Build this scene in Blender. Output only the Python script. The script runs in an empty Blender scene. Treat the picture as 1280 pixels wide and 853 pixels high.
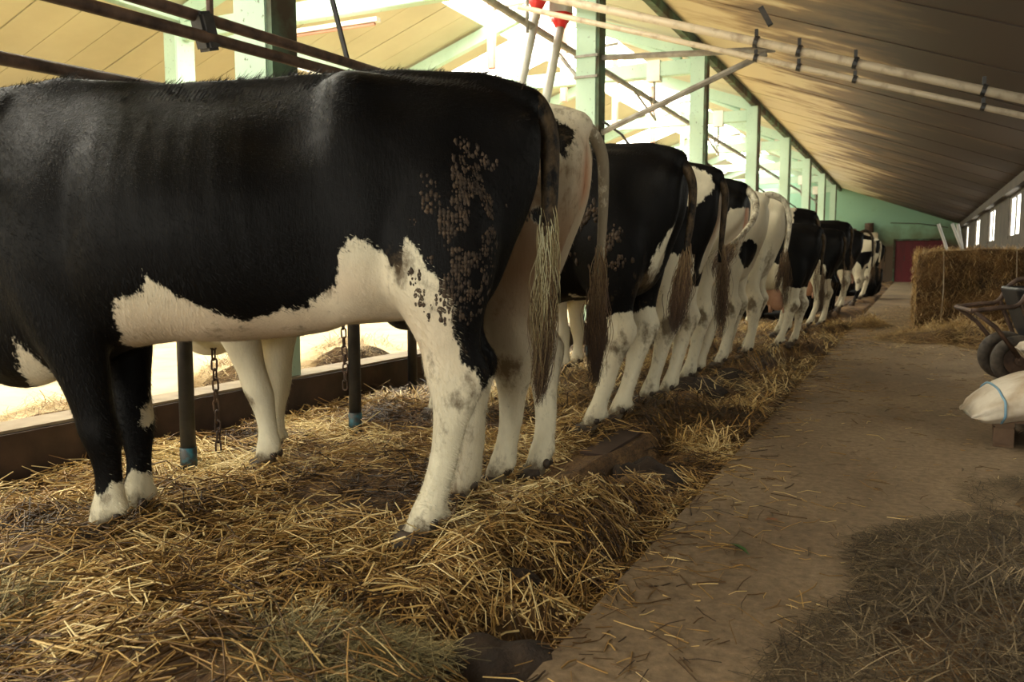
import bpy, bmesh, math, random
import numpy as np
from mathutils import Vector, Matrix

random.seed(7)
RNG = np.random.default_rng(11)
SC = bpy.context.scene
COL = SC.collection
R = math.radians

# ------------------------------------------------------------------ camera, sky, lights, exposure
cam_data = bpy.data.cameras.new('camera')
cam_data.sensor_width = 36.0
cam_data.lens = 36.0 * 1033 / 1280
cam_data.clip_start = 0.05
cam_data.clip_end = 300
cam_data.dof.use_dof = True
cam_data.dof.focus_distance = 3.0
cam_data.dof.aperture_fstop = 5.6
cam = bpy.data.objects.new('camera', cam_data)
COL.objects.link(cam)
cam.location = (0, 0, .92)
cam.rotation_euler = (R(90 - 5.45), 0, R(25.75))
SC.camera = cam

world = bpy.data.worlds.new('daylight')
SC.world = world
world.use_nodes = True
wn = world.node_tree
bgn = wn.nodes['Background']
bgn.inputs[0].default_value = (1.0, .97, .9, 1)
bgn.inputs[1].default_value = 1.8

SKYLIGHT = 6.0      # glow of the backlit translucent roof panels
SC.view_settings.view_transform = 'Standard'
SC.view_settings.look = 'None'
SC.view_settings.exposure = 0.15
SC.view_settings.gamma = 1.0
SC.cycles.use_denoising = True
SC.cycles.max_bounces = 8
SC.cycles.diffuse_bounces = 5
SC.cycles.sample_clamp_indirect = 8

def area(name, loc, rot, sx, sy, power, col):
    l = bpy.data.lights.new(name, 'AREA')
    l.shape = 'RECTANGLE'; l.size = sx; l.size_y = sy; l.energy = power; l.color = col
    o = bpy.data.objects.new(name, l); COL.objects.link(o)
    o.location = loc; o.rotation_euler = rot
    return o
# daylight falling through the ridge skylight, and through the open barn gate behind the camera
area('ridge_daylight', (-6.3, 14.0, 5.05), (0, 0, 0), 1.6, 36, 2300, (1.0, .95, .80))
area('gate_daylight', (-.2, -5.3, 1.5), (R(90), 0, R(0)), 2.4, 2.5, 190, (1.0, .97, .82))
area('alley_gate_daylight', (-6.2, -5.3, 1.7), (R(90), 0, R(0)), 3.2, 3.0, 230, (1.0, .97, .84))

# ------------------------------------------------------------------ mesh helpers
class MB:
    """collects simple shapes, builds one mesh object"""
    def __init__(s):
        s.v = []; s.f = []
    def add(s, v, f):
        n = len(s.v); s.v += [tuple(p) for p in v]; s.f += [tuple(i + n for i in q) for q in f]; return s
    def box(s, c, d, rot=None, bevel=0):
        c = Vector(c); hx, hy, hz = d[0] / 2, d[1] / 2, d[2] / 2
        m = rot if rot is not None else Matrix.Identity(3)
        if bevel <= 0:
            v = [c + m @ Vector((x, y, z)) for x in (-hx, hx) for y in (-hy, hy) for z in (-hz, hz)]
            s.add(v, [(0, 1, 3, 2), (4, 6, 7, 5), (0, 4, 5, 1), (2, 3, 7, 6), (0, 2, 6, 4), (1, 5, 7, 3)])
        else:
            bm = bmesh.new(); bmesh.ops.create_cube(bm, size=1)
            for q in bm.verts: q.co = Vector((q.co.x * d[0], q.co.y * d[1], q.co.z * d[2]))
            bmesh.ops.bevel(bm, geom=bm.edges[:], offset=bevel, segments=2, affect='EDGES')
            bm.verts.index_update()
            s.add([c + m @ q.co for q in bm.verts], [[q.index for q in f.verts] for f in bm.faces]); bm.free()
        return s
    def tube(s, pts, r, n=10, caps=True, flat=1.0):
        pts = [Vector(p) for p in pts]
        rs = r if isinstance(r, (list, tuple)) else [r] * len(pts)
        up = Vector((0, 0, 1)); prev = None; vs = []; fs = []
        for i, p in enumerate(pts):
            t = (pts[min(i + 1, len(pts) - 1)] - pts[max(i - 1, 0)]).normalized()
            if prev is None:
                a = t.cross(up if abs(t.z) < .95 else Vector((1, 0, 0))).normalized()
            else:
                a = (prev - t * prev.dot(t)).normalized()
            prev = a; b = t.cross(a)
            for k in range(n):
                th = 2 * math.pi * k / n
                vs.append(p + (a * math.cos(th) + b * math.sin(th) * flat) * rs[i])
        for i in range(len(pts) - 1):
            for k in range(n):
                fs.append((i * n + k, i * n + (k + 1) % n, (i + 1) * n + (k + 1) % n, (i + 1) * n + k))
        if caps:
            fs.append(tuple(range(n - 1, -1, -1))); fs.append(tuple(range((len(pts) - 1) * n, len(pts) * n)))
        return s.add(vs, fs)
    def rings(s, rings, caps=True):
        n = len(rings[0]); vs = [p for r_ in rings for p in r_]; fs = []
        for i in range(len(rings) - 1):
            for k in range(n):
                fs.append((i * n + k, i * n + (k + 1) % n, (i + 1) * n + (k + 1) % n, (i + 1) * n + k))
        if caps:
            fs.append(tuple(range(n - 1, -1, -1))); fs.append(tuple(range((len(rings) - 1) * n, len(rings) * n)))
        return s.add(vs, fs)
    def ball(s, c, r, nu=16, nv=10, rot=None):
        c = Vector(c); m = rot if rot is not None else Matrix.Identity(3)
        rr = r if isinstance(r, (tuple, list)) else (r, r, r)
        rings = []
        for j in range(nv + 1):
            ph = math.pi * (j + .0) / nv
            sp = max(math.sin(ph), .02)
            rings.append([c + m @ Vector((rr[0] * sp * math.cos(2 * math.pi * k / nu), rr[1] * sp * math.sin(2 * math.pi * k / nu), -rr[2] * math.cos(ph))) for k in range(nu)])
        return s.rings(rings)
    def mesh(s, name, smooth=False):
        me = bpy.data.meshes.new(name); me.from_pydata([tuple(p) for p in s.v], [], s.f); me.update()
        bm = bmesh.new(); bm.from_mesh(me); bmesh.ops.recalc_face_normals(bm, faces=bm.faces[:]); bm.to_mesh(me); bm.free()
        if smooth: me.polygons.foreach_set('use_smooth', [True] * len(me.polygons))
        return me
    def build(s, name, mat, parent=None, smooth=False, **kw):
        me = s.mesh(name, smooth); o = bpy.data.objects.new(name, me); COL.objects.link(o)
        if mat: me.materials.append(mat)
        if parent: o.parent = parent
        return tag(o, **kw)

def tag(o, label=None, cat=None, group=None, kind=None):
    if label: o['label'] = label
    if cat: o['category'] = cat
    if group: o['group'] = group
    if kind: o['kind'] = kind
    return o
def empty(name, loc=(0, 0, 0), rz=0, **kw):
    o = bpy.data.objects.new(name, None); COL.objects.link(o)
    o.location = loc; o.rotation_euler = (0, 0, rz); o.empty_display_size = .1
    return tag(o, **kw)
def place(name, me, parent=None, loc=(0, 0, 0), rot=(0, 0, 0), scale=None, mat=None, **kw):
    o = bpy.data.objects.new(name, me); COL.objects.link(o); o.location = loc; o.rotation_euler = rot
    if scale: o.scale = scale
    if mat and not me.materials: me.materials.append(mat)
    if parent: o.parent = parent
    return tag(o, **kw)
def structure(o): return tag(o, kind='structure')

def hsh(a):
    return (np.sin(a * 127.1 + 311.7) * 43758.5453) % 1.0
def vnoise(x, y, z=None):
    """cheap smooth value noise, numpy arrays, range 0..1"""
    x = np.asarray(x, float); y = np.asarray(y, float); z = np.zeros_like(x) if z is None else np.asarray(z, float)
    xi, yi, zi = np.floor(x), np.floor(y), np.floor(z); xf, yf, zf = x - xi, y - yi, z - zi
    u, v, w = xf * xf * (3 - 2 * xf), yf * yf * (3 - 2 * yf), zf * zf * (3 - 2 * zf)
    def h(a, b, c): return hsh(a + b * 57.31 + c * 113.57)
    def L(a, b, t): return a + (b - a) * t
    return L(L(L(h(xi, yi, zi), h(xi + 1, yi, zi), u), L(h(xi, yi + 1, zi), h(xi + 1, yi + 1, zi), u), v),
             L(L(h(xi, yi, zi + 1), h(xi + 1, yi, zi + 1), u), L(h(xi, yi + 1, zi + 1), h(xi + 1, yi + 1, zi + 1), u), v), w)

# ------------------------------------------------------------------ materials
def mat_new(name):
    m = bpy.data.materials.new(name); m.use_nodes = True
    nt = m.node_tree; return m, nt, nt.nodes['Principled BSDF']
def N(nt, t, **kw):
    n = nt.nodes.new(t)
    for k, v in kw.items():
        if hasattr(n, k): setattr(n, k, v)
    return n
def ramp(nt, src, stops):
    r = N(nt, 'ShaderNodeValToRGB'); el = r.color_ramp.elements
    while len(el) < len(stops): el.new(.5)
    for e, (p, c) in zip(el, stops): e.position = p; e.color = (c[0], c[1], c[2], 1)
    nt.links.new(src, r.inputs[0]); return r.outputs[0]
def pos_noise(nt, scale, vec=(1, 1, 1), detail=4, rough=.55, coord='world', distort=0):
    if coord == 'world': src = N(nt, 'ShaderNodeNewGeometry').outputs['Position']
    else: src = N(nt, 'ShaderNodeTexCoord').outputs['Object']
    mp = N(nt, 'ShaderNodeMapping'); mp.inputs['Scale'].default_value = vec
    nt.links.new(src, mp.inputs[0])
    n = N(nt, 'ShaderNodeTexNoise'); n.inputs['Scale'].default_value = scale; n.inputs['Detail'].default_value = detail
    n.inputs['Roughness'].default_value = rough; n.inputs['Distortion'].default_value = distort
    nt.links.new(mp.outputs[0], n.inputs['Vector']); return n.outputs[0]
def mixc(nt, fac, a, b):
    m = N(nt, 'ShaderNodeMix', data_type='RGBA')
    for s, v in ((0, fac), (6, a), (7, b)):
        if isinstance(v, (int, float)): m.inputs[s].default_value = v
        elif isinstance(v, tuple): m.inputs[s].default_value = (*v, 1)
        else: nt.links.new(v, m.inputs[s])
    return m.outputs[2]
def math_(nt, op, a, b=None, clamp=False):
    m = N(nt, 'ShaderNodeMath', operation=op); m.use_clamp = clamp
    for s, v in ((0, a), (1, b)):
        if v is None: continue
        if isinstance(v, (int, float)): m.inputs[s].default_value = v
        else: nt.links.new(v, m.inputs[s])
    return m.outputs[0]
def bump(nt, bs, h, strength=.3, dist=.01):
    b = N(nt, 'ShaderNodeBump'); b.inputs['Strength'].default_value = strength; b.inputs['Distance'].default_value = dist
    nt.links.new(h, b.inputs['Height']); nt.links.new(b.outputs[0], bs.inputs['Normal'])
def spotty(name, c1, c2, scale=6, lo=.4, hi=.7, rough=.8, vec=(1, 1, 1), bstr=.3, bdist=.004, coord='world', metal=0, detail=6):
    m, nt, bs = mat_new(name)
    n = pos_noise(nt, scale, vec, detail, coord=coord)
    nt.links.new(ramp(nt, n, [(lo, c1), (hi, c2)]), bs.inputs['Base Color'])
    bs.inputs['Roughness'].default_value = rough; bs.inputs['Metallic'].default_value = metal
    bump(nt, bs, pos_noise(nt, scale * 6, vec, 4, coord=coord), bstr, bdist)
    return m

M = {}
# painted concrete: pale green with dark specks
m, nt, bs = mat_new('green_paint')
c = ramp(nt, pos_noise(nt, 1.6, (1, 1, .5), 5), [(.35, (.47, .64, .51)), (.7, (.36, .52, .41))])
sp = ramp(nt, pos_noise(nt, 38, (1, 1, .7), 3), [(.66, (0, 0, 0)), (.72, (1, 1, 1))])
c = mixc(nt, math_(nt, 'MULTIPLY', sp, .8), c, (.07, .06, .03))
nt.links.new(c, bs.inputs['Base Color']); bs.inputs['Roughness'].default_value = .6
bump(nt, bs, pos_noise(nt, 20), .2, .003); M['green'] = m
M['green_dark'] = spotty('green_paint_dark', (.05, .038, .02), (.09, .16, .10), 3, .42, .62)  # dark brown-green mottle for pillar sides, purlin and door frame
# cream ceiling panels with brown damp stains near the eave side
m, nt, bs = mat_new('ceiling_panel')
gp = N(nt, 'ShaderNodeNewGeometry').outputs['Position']; sx = N(nt, 'ShaderNodeSeparateXYZ'); nt.links.new(gp, sx.inputs[0])
wx = N(nt, 'ShaderNodeMapRange'); wx.inputs[1].default_value = -2.8; wx.inputs[2].default_value = .6; nt.links.new(sx.outputs[0], wx.inputs[0])
n1 = pos_noise(nt, 1.0, (.55, 1.1, .55), 5, .6, distort=.4)
n2 = pos_noise(nt, 1.0, (.5, 3.2, .5), 4, .55)
f = math_(nt, 'ADD', math_(nt, 'MULTIPLY', n1, .85), math_(nt, 'MULTIPLY', n2, .28))
f = math_(nt, 'ADD', f, math_(nt, 'MULTIPLY', wx.outputs[0], .45))
c = ramp(nt, f, [(.62, (.58, .50, .33)), (.69, (.38, .275, .15)), (.75, (.15, .09, .045)), (.92, (.035, .02, .012))])
nt.links.new(c, bs.inputs['Base Color']); bs.inputs['Roughness'].default_value = .6
bump(nt, bs, pos_noise(nt, 12), .15, .003); M['ceil'] = m
M['ceil_far'] = spotty('ceiling_panel_clean', (.52, .48, .32), (.44, .40, .26), 1.2, .3, .7, .5)
m, nt, bs = mat_new('skylight_sheet')
bs.inputs['Base Color'].default_value = (.9, .88, .82, 1)
bs.inputs['Emission Color'].default_value = (1, .95, .84, 1); bs.inputs['Emission Strength'].default_value = SKYLIGHT; M['sky'] = m
m, nt, bs = mat_new('bright_window_pane')
bs.inputs['Emission Color'].default_value = (1, .98, .84, 1); bs.inputs['Emission Strength'].default_value = 4.5; M['pane'] = m
M['steel'] = spotty('galvanised_steel', (.20, .18, .15), (.38, .36, .32), 8, .35, .7, .5, metal=.3)
M['rust'] = spotty('rusty_dark_steel', (.035, .018, .010), (.12, .07, .045), 14, .35, .7, .7)
M['black_steel'] = spotty('black_steel', (.012, .012, .012), (.04, .035, .03), 10, .4, .7, .45)
M['blue_paint'] = spotty('worn_blue_paint', (.015, .10, .13), (.03, .03, .025), 26, .40, .56, .6)
M['pipe'] = spotty('dusty_pipe', (.50, .42, .30), (.20, .14, .09), 9, .5, .8, .55)
M['tube'] = spotty('grey_plastic_tube', (.48, .47, .44), (.36, .35, .33), 5, .4, .7, .4)
M['white'] = spotty('white_paint', (.8, .78, .7), (.66, .63, .54), 4, .4, .7, .5)
M['pink'] = spotty('faded_red_oxide', (.55, .30, .22), (.45, .22, .16), 4, .4, .7, .6)
M['red'] = spotty('red_plastic', (.75, .02, .02), (.6, .02, .02), 4, .4, .7, .35)
M['door'] = spotty('dark_red_paint', (.19, .012, .022), (.10, .010, .015), 3, .3, .7, .6, vec=(1, 1, .3))
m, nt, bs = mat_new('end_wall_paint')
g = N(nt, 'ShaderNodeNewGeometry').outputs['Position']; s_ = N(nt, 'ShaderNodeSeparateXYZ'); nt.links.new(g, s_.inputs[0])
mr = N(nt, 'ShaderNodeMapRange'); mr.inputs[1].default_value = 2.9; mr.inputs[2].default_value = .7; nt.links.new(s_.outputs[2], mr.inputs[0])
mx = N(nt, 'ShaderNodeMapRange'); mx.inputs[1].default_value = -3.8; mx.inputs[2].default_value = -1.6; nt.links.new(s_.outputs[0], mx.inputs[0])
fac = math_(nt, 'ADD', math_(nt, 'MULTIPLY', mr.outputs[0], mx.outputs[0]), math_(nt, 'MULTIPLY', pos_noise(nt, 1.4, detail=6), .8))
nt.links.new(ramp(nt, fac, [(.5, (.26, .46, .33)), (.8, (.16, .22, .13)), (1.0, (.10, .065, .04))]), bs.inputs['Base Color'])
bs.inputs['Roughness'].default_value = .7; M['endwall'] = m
M['wall'] = spotty('grimy_wall', (.085, .068, .05), (.04, .03, .023), 2.2, .35, .7, .8)
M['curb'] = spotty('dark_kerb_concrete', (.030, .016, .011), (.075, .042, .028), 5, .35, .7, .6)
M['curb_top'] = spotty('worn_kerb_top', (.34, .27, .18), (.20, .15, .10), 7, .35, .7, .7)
M['alley'] = spotty('feed_alley_concrete', (.68, .56, .34), (.56, .42, .23), 3, .35, .7, .8)
m, nt, bs = mat_new('walkway_concrete')
a = ramp(nt, pos_noise(nt, 1.3, (1, .6, 1), 6, .6), [(.3, (.16, .115, .07)), (.62, (.32, .245, .155)), (.8, (.42, .33, .215))])
b = ramp(nt, pos_noise(nt, 30, (1, 1, 1), 5, .7), [(.3, (.5, .46, .42)), (.7, (1.1, 1.05, 1))])
mm = N(nt, 'ShaderNodeMix', data_type='RGBA', blend_type='MULTIPLY'); mm.inputs[0].default_value = 1
nt.links.new(a, mm.inputs[6]); nt.links.new(b, mm.inputs[7]); nt.links.new(mm.outputs[2], bs.inputs['Base Color'])
bs.inputs['Roughness'].default_value = .72; bump(nt, bs, pos_noise(nt, 45, detail=6), .5, .006); M['walk'] = m
m, nt, bs = mat_new('trodden_bedding')
a = ramp(nt, pos_noise(nt, 2.4, (1, 1, 1), 6, .65), [(.33, (.035, .02, .010)), (.48, (.13, .076, .03)), (.62, (.29, .18, .075))])
b = ramp(nt, pos_noise(nt, 70, (1, .35, 1), 4, .7, distort=1.2), [(.35, (.35, .3, .25)), (.7, (1.25, 1.15, 1))])
mm = N(nt, 'ShaderNodeMix', data_type='RGBA', blend_type='MULTIPLY'); mm.inputs[0].default_value = 1
nt.links.new(a, mm.inputs[6]); nt.links.new(b, mm.inputs[7]); nt.links.new(mm.outputs[2], bs.inputs['Base Color'])
bs.inputs['Roughness'].default_value = .85; bump(nt, bs, pos_noise(nt, 60, (1, .4, 1), detail=6, distort=1), .8, .012); M['bed'] = m
M['dung'] = spotty('fresh_dung', (.014, .0075, .004), (.04, .023, .011), 14, .35, .7, .9, bstr=.8, bdist=.01)
M['clod'] = spotty('dried_dung', (.022, .013, .007), (.075, .046, .024), 40, .35, .7, .8, coord='world')
def straw_mat(name, stops, rough=.5):
    m, nt, bs = mat_new(name)
    at = N(nt, 'ShaderNodeAttribute'); at.attribute_name = 'tone'
    nt.links.new(ramp(nt, at.outputs['Fac'], stops), bs.inputs['Base Color']); bs.inputs['Roughness'].default_value = rough
    return m
M['straw'] = straw_mat('straw', [(0, (.03, .014, .005)), (.3, (.12, .06, .016)), (.6, (.36, .205, .055)), (.85, (.62, .42, .15)), (1, (.85, .68, .34))])
M['straw_bale'] = straw_mat('bale_straw', [(0, (.12, .07, .025)), (.4, (.36, .22, .08)), (.8, (.60, .42, .18)), (1, (.78, .62, .33))])
M['hay_dark'] = straw_mat('old_hay', [(0, (.025, .017, .010)), (.5, (.085, .06, .032)), (.85, (.19, .14, .075)), (1, (.36, .27, .15))], .7)
M['hay_green'] = straw_mat('green_hay', [(0, (.07, .06, .03)), (.4, (.15, .13, .06)), (.75, (.34, .28, .13)), (1, (.66, .54, .28))], .6)
M['hair_black'] = straw_mat('black_hair', [(0, (.004, .003, .003)), (.7, (.012, .009, .008)), (1, (.05, .035, .02))], .5)
M['hair_tail'] = straw_mat('dirty_tail_hair', [(0, (.045, .024, .012)), (.35, (.15, .085, .035)), (.65, (.36, .29, .14)), (1, (.68, .64, .40))], .55)
M['hair_brown'] = straw_mat('brown_tail_hair', [(0, (.03, .016, .010)), (.5, (.10, .05, .022)), (1, (.27, .18, .08))], .55)
M['hoof'] = spotty('dirty_hoof', (.022, .015, .010), (.07, .045, .025), 30, .35, .7, .6, coord='object')
M['wood'] = spotty('weathered_wood', (.18, .11, .06), (.09, .05, .028), 6, .3, .7, .8, vec=(1, 5, 1), coord='object')
M['sack'] = spotty('woven_sack', (.60, .54, .44), (.34, .26, .17), 5, .42, .7, .75, bstr=.5, bdist=.01)
M['rubber'] = spotty('dusty_rubber', (.035, .028, .022), (.10, .08, .06), 20, .35, .7, .8)
M['tub'] = spotty('dark_tub', (.008, .008, .009), (.022, .02, .02), 6, .4, .7, .5)
M['skin_pink'] = spotty('pink_skin', (.50, .27, .18), (.62, .40, .28), 10, .35, .7, .5, coord='object')
M['horn'] = spotty('horn', (.4, .34, .24), (.2, .15, .1), 10, .35, .7, .5, coord='object')
M['eye'] = spotty('eye', (.01, .006, .004), (.015, .01, .008), 10, .35, .7, .1, coord='object')
M['rope'] = spotty('blue_twine', (.12, .26, .38), (.2, .34, .42), 10, .35, .7, .7)

def coat_material(name, white=(.74, .69, .52), black=(.0028, .0025, .0025)):
    m, nt, bs = mat_new(name)
    def attr(n):
        a = N(nt, 'ShaderNodeAttribute'); a.attribute_name = n; return a.outputs['Fac']
    fur = pos_noise(nt, 55, (1, 1, .35), 4, .7, 'object')
    fur2 = pos_noise(nt, 14, (1, 1, .6), 3, .6, 'object')
    d = math_(nt, 'ADD', attr('coat'), math_(nt, 'ADD', math_(nt, 'MULTIPLY', math_(nt, 'SUBTRACT', fur, .5), .045), math_(nt, 'MULTIPLY', math_(nt, 'SUBTRACT', fur2, .5), .05)))
    isw = N(nt, 'ShaderNodeMapRange'); isw.inputs[1].default_value = -.003; isw.inputs[2].default_value = .004; nt.links.new(d, isw.inputs[0])
    wcol = mixc(nt, fur, tuple(x * .86 for x in white), tuple(min(1, x * 1.12) for x in white))
    wcol = mixc(nt, attr('pinkness'), wcol, (.60, .30, .17))
    base = mixc(nt, isw.outputs[0], black, wcol)
    dn = math_(nt, 'ADD', attr('dirt'), math_(nt, 'MULTIPLY', math_(nt, 'SUBTRACT', pos_noise(nt, 24, (1, 1, .6), 6, .7, 'object'), .5), 1.7))
    dm = N(nt, 'ShaderNodeMapRange'); dm.inputs[1].default_value = .35; dm.inputs[2].default_value = .75; nt.links.new(dn, dm.inputs[0])
    dirtc = mixc(nt, fur, (.045, .03, .016), (.14, .095, .05))
    st = math_(nt, 'MULTIPLY', dm.outputs[0], .85)
    base = mixc(nt, st, base, dirtc)
    # soft brown staining as well
    base = mixc(nt, math_(nt, 'MULTIPLY', math_(nt, 'MULTIPLY', attr('stain'), isw.outputs[0]), .9), base, (.17, .10, .05))
    nt.links.new(base, bs.inputs['Base Color'])
    bs.inputs['Roughness'].default_value = .55; bs.inputs['Specular IOR Level'].default_value = .12
    bs.inputs['Sheen Weight'].default_value = 0; bs.inputs['Sheen Roughness'].default_value = .4
    hb = pos_noise(nt, 130, (1, 1, .18), 3, .7, 'object')
    h = math_(nt, 'ADD', math_(nt, 'MULTIPLY', hb, .5), math_(nt, 'MULTIPLY', pos_noise(nt, 20, (1, 1, .6), 5, .6, 'object'), .8))
    bump(nt, bs, h, .55, .006)
    return m
M['coat'] = coat_material('cow_coat')

# ------------------------------------------------------------------ setting
RIDGE_X, RIDGE_Z = -6.3, 5.54
SL = .357
def roof_z(x): return RIDGE_Z - SL * abs(x - RIDGE_X)
Y0, Y1 = -5.5, 43.0
BED = .06

# walkway
mb = MB(); mb.box((.6, (Y0 + Y1) / 2, -.1), (2.66, Y1 - Y0, .2)); structure(mb.build('floor', M['walk']))
# feed alley and far stalls floor
mb = MB(); mb.box((-8.9, (Y0 + Y1) / 2, .07), (11.5, Y1 - Y0, .2)); structure(mb.build('floor', M['alley']))
# right wall with window openings; near ones, out of view, added for side light
wins = [(-3.4, -1.3), (2.4, 4.5), (8.2, 10.3), (14.0, 16.2), (19.8, 22.0), (25.6, 27.7), (31.2, 33.3), (36.8, 38.9)]
def wall_with_openings(name, x, t, ya, yb, zt, opens, z0, z1, mat):
    mb = MB(); y = ya
    for a, b in opens:
        mb.box((x + t / 2, (y + a) / 2, zt / 2 - .1), (t, a - y, zt + .2))
        mb.box((x + t / 2, (a + b) / 2, z0 / 2 - .1), (t, b - a, z0 + .2))
        mb.box((x + t / 2, (a + b) / 2, (z1 + zt) / 2), (t, b - a, zt - z1)); y = b
    mb.box((x + t / 2, (y + yb) / 2, zt / 2 - .1), (t, yb - y, zt + .2))
    return structure(mb.build(name, mat))
wall_with_openings('wall_right', 1.93, .3, Y0, Y1, roof_z(1.93) + .05, wins, 1.45, 2.4, M['wall'])
for i, (a, b) in enumerate(wins):
    fr = MB(); ym = (a + b) / 2; xw = 1.97
    for yy in (a + .03, b - .03): fr.box((xw, yy, 1.925), (.06, .06, .95))
    for zz in (1.48, 2.37): fr.box((xw, ym, zz), (.06, b - a, .06))
    fr.box((xw, ym, 1.925), (.04, .03, .95))
    o = structure(fr.build('window_%d' % (i + 1), M['wall']))
    MB().box((xw + .02, ym, 1.925), (.01, b - a - .1, .86)).build('pane', M['pane'], o)
structure(MB().box((1.86, (Y0 + Y1) / 2, 2.52), (.14, Y1 - Y0, .2)).build('trim_1', M['wall']))
# far left wall
FAR = -14.4
wall_with_openings('wall_left', FAR - .3, .3, Y0, Y1, roof_z(FAR) + .02, [(y, y + 2.2) for y in np.arange(-1.5, 40, 5.4)], 1.3, 2.3, M['wall'])
# end wall : gable polygon with a tall bright opening at the end of the feed alley
def gable(name, y, t, openings, mat):
    """openings: (xa, xb, za, zb) sorted by x"""
    mb = MB(); x = FAR
    def col(xa, xb, za, zb_fn):
        v = []
        top = zb_fn(xb) + (.05 if zb_fn is roof_z else 0), zb_fn(xa) + (.05 if zb_fn is roof_z else 0)
        for yy in (y, y + t):
            v += [(xa, yy, za), (xb, yy, za), (xb, yy, top[0]), (xa, yy, top[1])]
        mb.add(v, [(0, 1, 2, 3), (7, 6, 5, 4), (0, 4, 5, 1), (1, 5, 6, 2), (2, 6, 7, 3), (3, 7, 4, 0)])
    def span(xa, xb, za, fn):
        if xa < RIDGE_X < xb: col(xa, RIDGE_X, za, fn); col(RIDGE_X, xb, za, fn)
        elif xb > xa: col(xa, xb, za, fn)
    for xa, xb, za, zb in openings:
        span(x, xa, -.1, roof_z)
        if za > 0: col(xa, xb, -.1, lambda q: za)
        span(xa, xb, zb, roof_z); x = xb
    span(x, 1.93, -.1, roof_z)
    return structure(mb.build(name, mat))
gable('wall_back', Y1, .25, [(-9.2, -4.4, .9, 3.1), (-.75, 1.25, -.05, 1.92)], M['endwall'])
mbp = MB().box((-6.8, Y1 + .12, 2.0), (4.8, .02, 2.2)); o = structure(mbp.build('window_15', M['pane']))
for xx in (-9.1, -8.0, -6.8, -5.6, -4.5): MB().box((xx, Y1 + .08, 2.0), (.08, .06, 2.2)).build('mullion', M['green'], o)
gable('wall_front', Y0 - .25, .25, [(-7.9, -4.6, -.05, 3.3), (-1.3, 1.2, -.05, 2.5)], M['wall'])
# red door at the end of the walkway
dr = structure(empty('door_1', (.25, Y1, 0)))
for k in range(8): MB().box((-.875 + .25 * k, .06, .95), (.238, .05, 1.9), bevel=.008).build('plank', M['door'], dr)
MB().box((0, .1, .96), (2.02, .04, 1.96)).build('backing', M['door'], dr)
for xx in (-1.04, 1.04): MB().box((xx, -.02, .97), (.08, .08, 1.94)).build('door_frame', M['green_dark'], dr)
MB().box((0, -.02, 1.96), (2.16, .08, .08)).build('door_frame', M['green_dark'], dr)
MB().tube([(-.6, 0, 1.0), (-.6, -.04, 1.0), (-.6, -.04, 1.2), (-.6, 0, 1.2)], .012, 6).build('door_handle', M['black_steel'], dr)

# ceiling: panels one by one
slope = math.atan(SL)
def roof_panels(name, xa, xb, mat, w=.6, skip=None, mat2=None):
    root = structure(empty(name, (0, 0, 0)))
    L = abs(xb - xa) / math.cos(slope); ang = slope if (xa + xb) / 2 > RIDGE_X else -slope
    me = MB().box((0, 0, 0), (L, w - .014, .04)).mesh('panel'); me.materials.append(mat)
    me2 = None
    if mat2: me2 = MB().box((0, 0, 0), (L, w - .014, .04)).mesh('panel'); me2.materials.append(mat2)
    xm = (xa + xb) / 2; zm = (roof_z(xa) + roof_z(xb)) / 2 + .04; n = int((Y1 - Y0) / w) + 1
    for k in range(n):
        use2 = skip is not None and skip(k)
        y = min(Y0 + w * (k + .5), Y1 - w / 2 + .1)
        place('panel', me2 if use2 else me, root, (xm, y, zm + .004 * ((k * 7) % 3)), (0, ang, 0))
    # solid roof sheet above the panels
    nx = math.sin(ang)
    MB().box((xm + .05 * nx, (Y0 + Y1) / 2, zm + .055), (L + .02, Y1 - Y0 + .2, .04), Matrix.Rotation(ang, 3, 'Y')).build('roof_deck', M['rust'], root)
    return root
roof_panels('ceiling', 2.2, -3.28, M['ceil'])
roof_panels('ceiling', -3.28, -5.35, M['ceil_far'])
roof_panels('ceiling', -7.25, -9.4, M['ceil_far'], skip=lambda k: k in (34, 35, 36, 52, 53, 54, 62, 63, 72, 73), mat2=M['sky'])
roof_panels('ceiling', -9.4, -14.7, M['ceil_far'])
# ridge skylight panels
sk = structure(empty('window_16'))
Ls = .95 / math.cos(slope)
mes = MB().box((0, 0, 0), (Ls, 1.75, .02)).mesh('pane'); mes.materials.append(M['sky'])
k = 0
for y in np.arange(Y0 + .9, Y1, 1.8):
    for sgn in (1, -1):
        xm = RIDGE_X + sgn * .475
        place('pane', mes, sk, (xm, y, roof_z(xm) + .05), (0, sgn * slope, 0))
for y in np.arange(Y0 + 1.8, Y1, 3.6):
    b = MB()
    for sgn in (1, -1):
        xm = RIDGE_X + sgn * .475; b.box((xm, y, roof_z(xm) - .01), (Ls, .05, .08), Matrix.Rotation(sgn * slope, 3, 'Y'))
    b.build('glazing_bar', M['green'], sk)

# purlins along the post rows
PX, PY0, BAY = -3.27, 3.63, 5.10
FX = -9.4
ry = (Y0 + Y1) / 2
structure(MB().box((PX + .02, ry, roof_z(PX) - .06), (.10, Y1 - Y0, .18)).build('trim_2', M['green_dark']))
structure(MB().box((FX, ry, roof_z(FX) - .28), (.10, Y1 - Y0, .06)).build('trim_3', M['white']))
structure(MB().box((FX, ry, roof_z(FX) - .08), (.16, Y1 - Y0, .18)).build('trim_4', M['green']))
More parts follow.
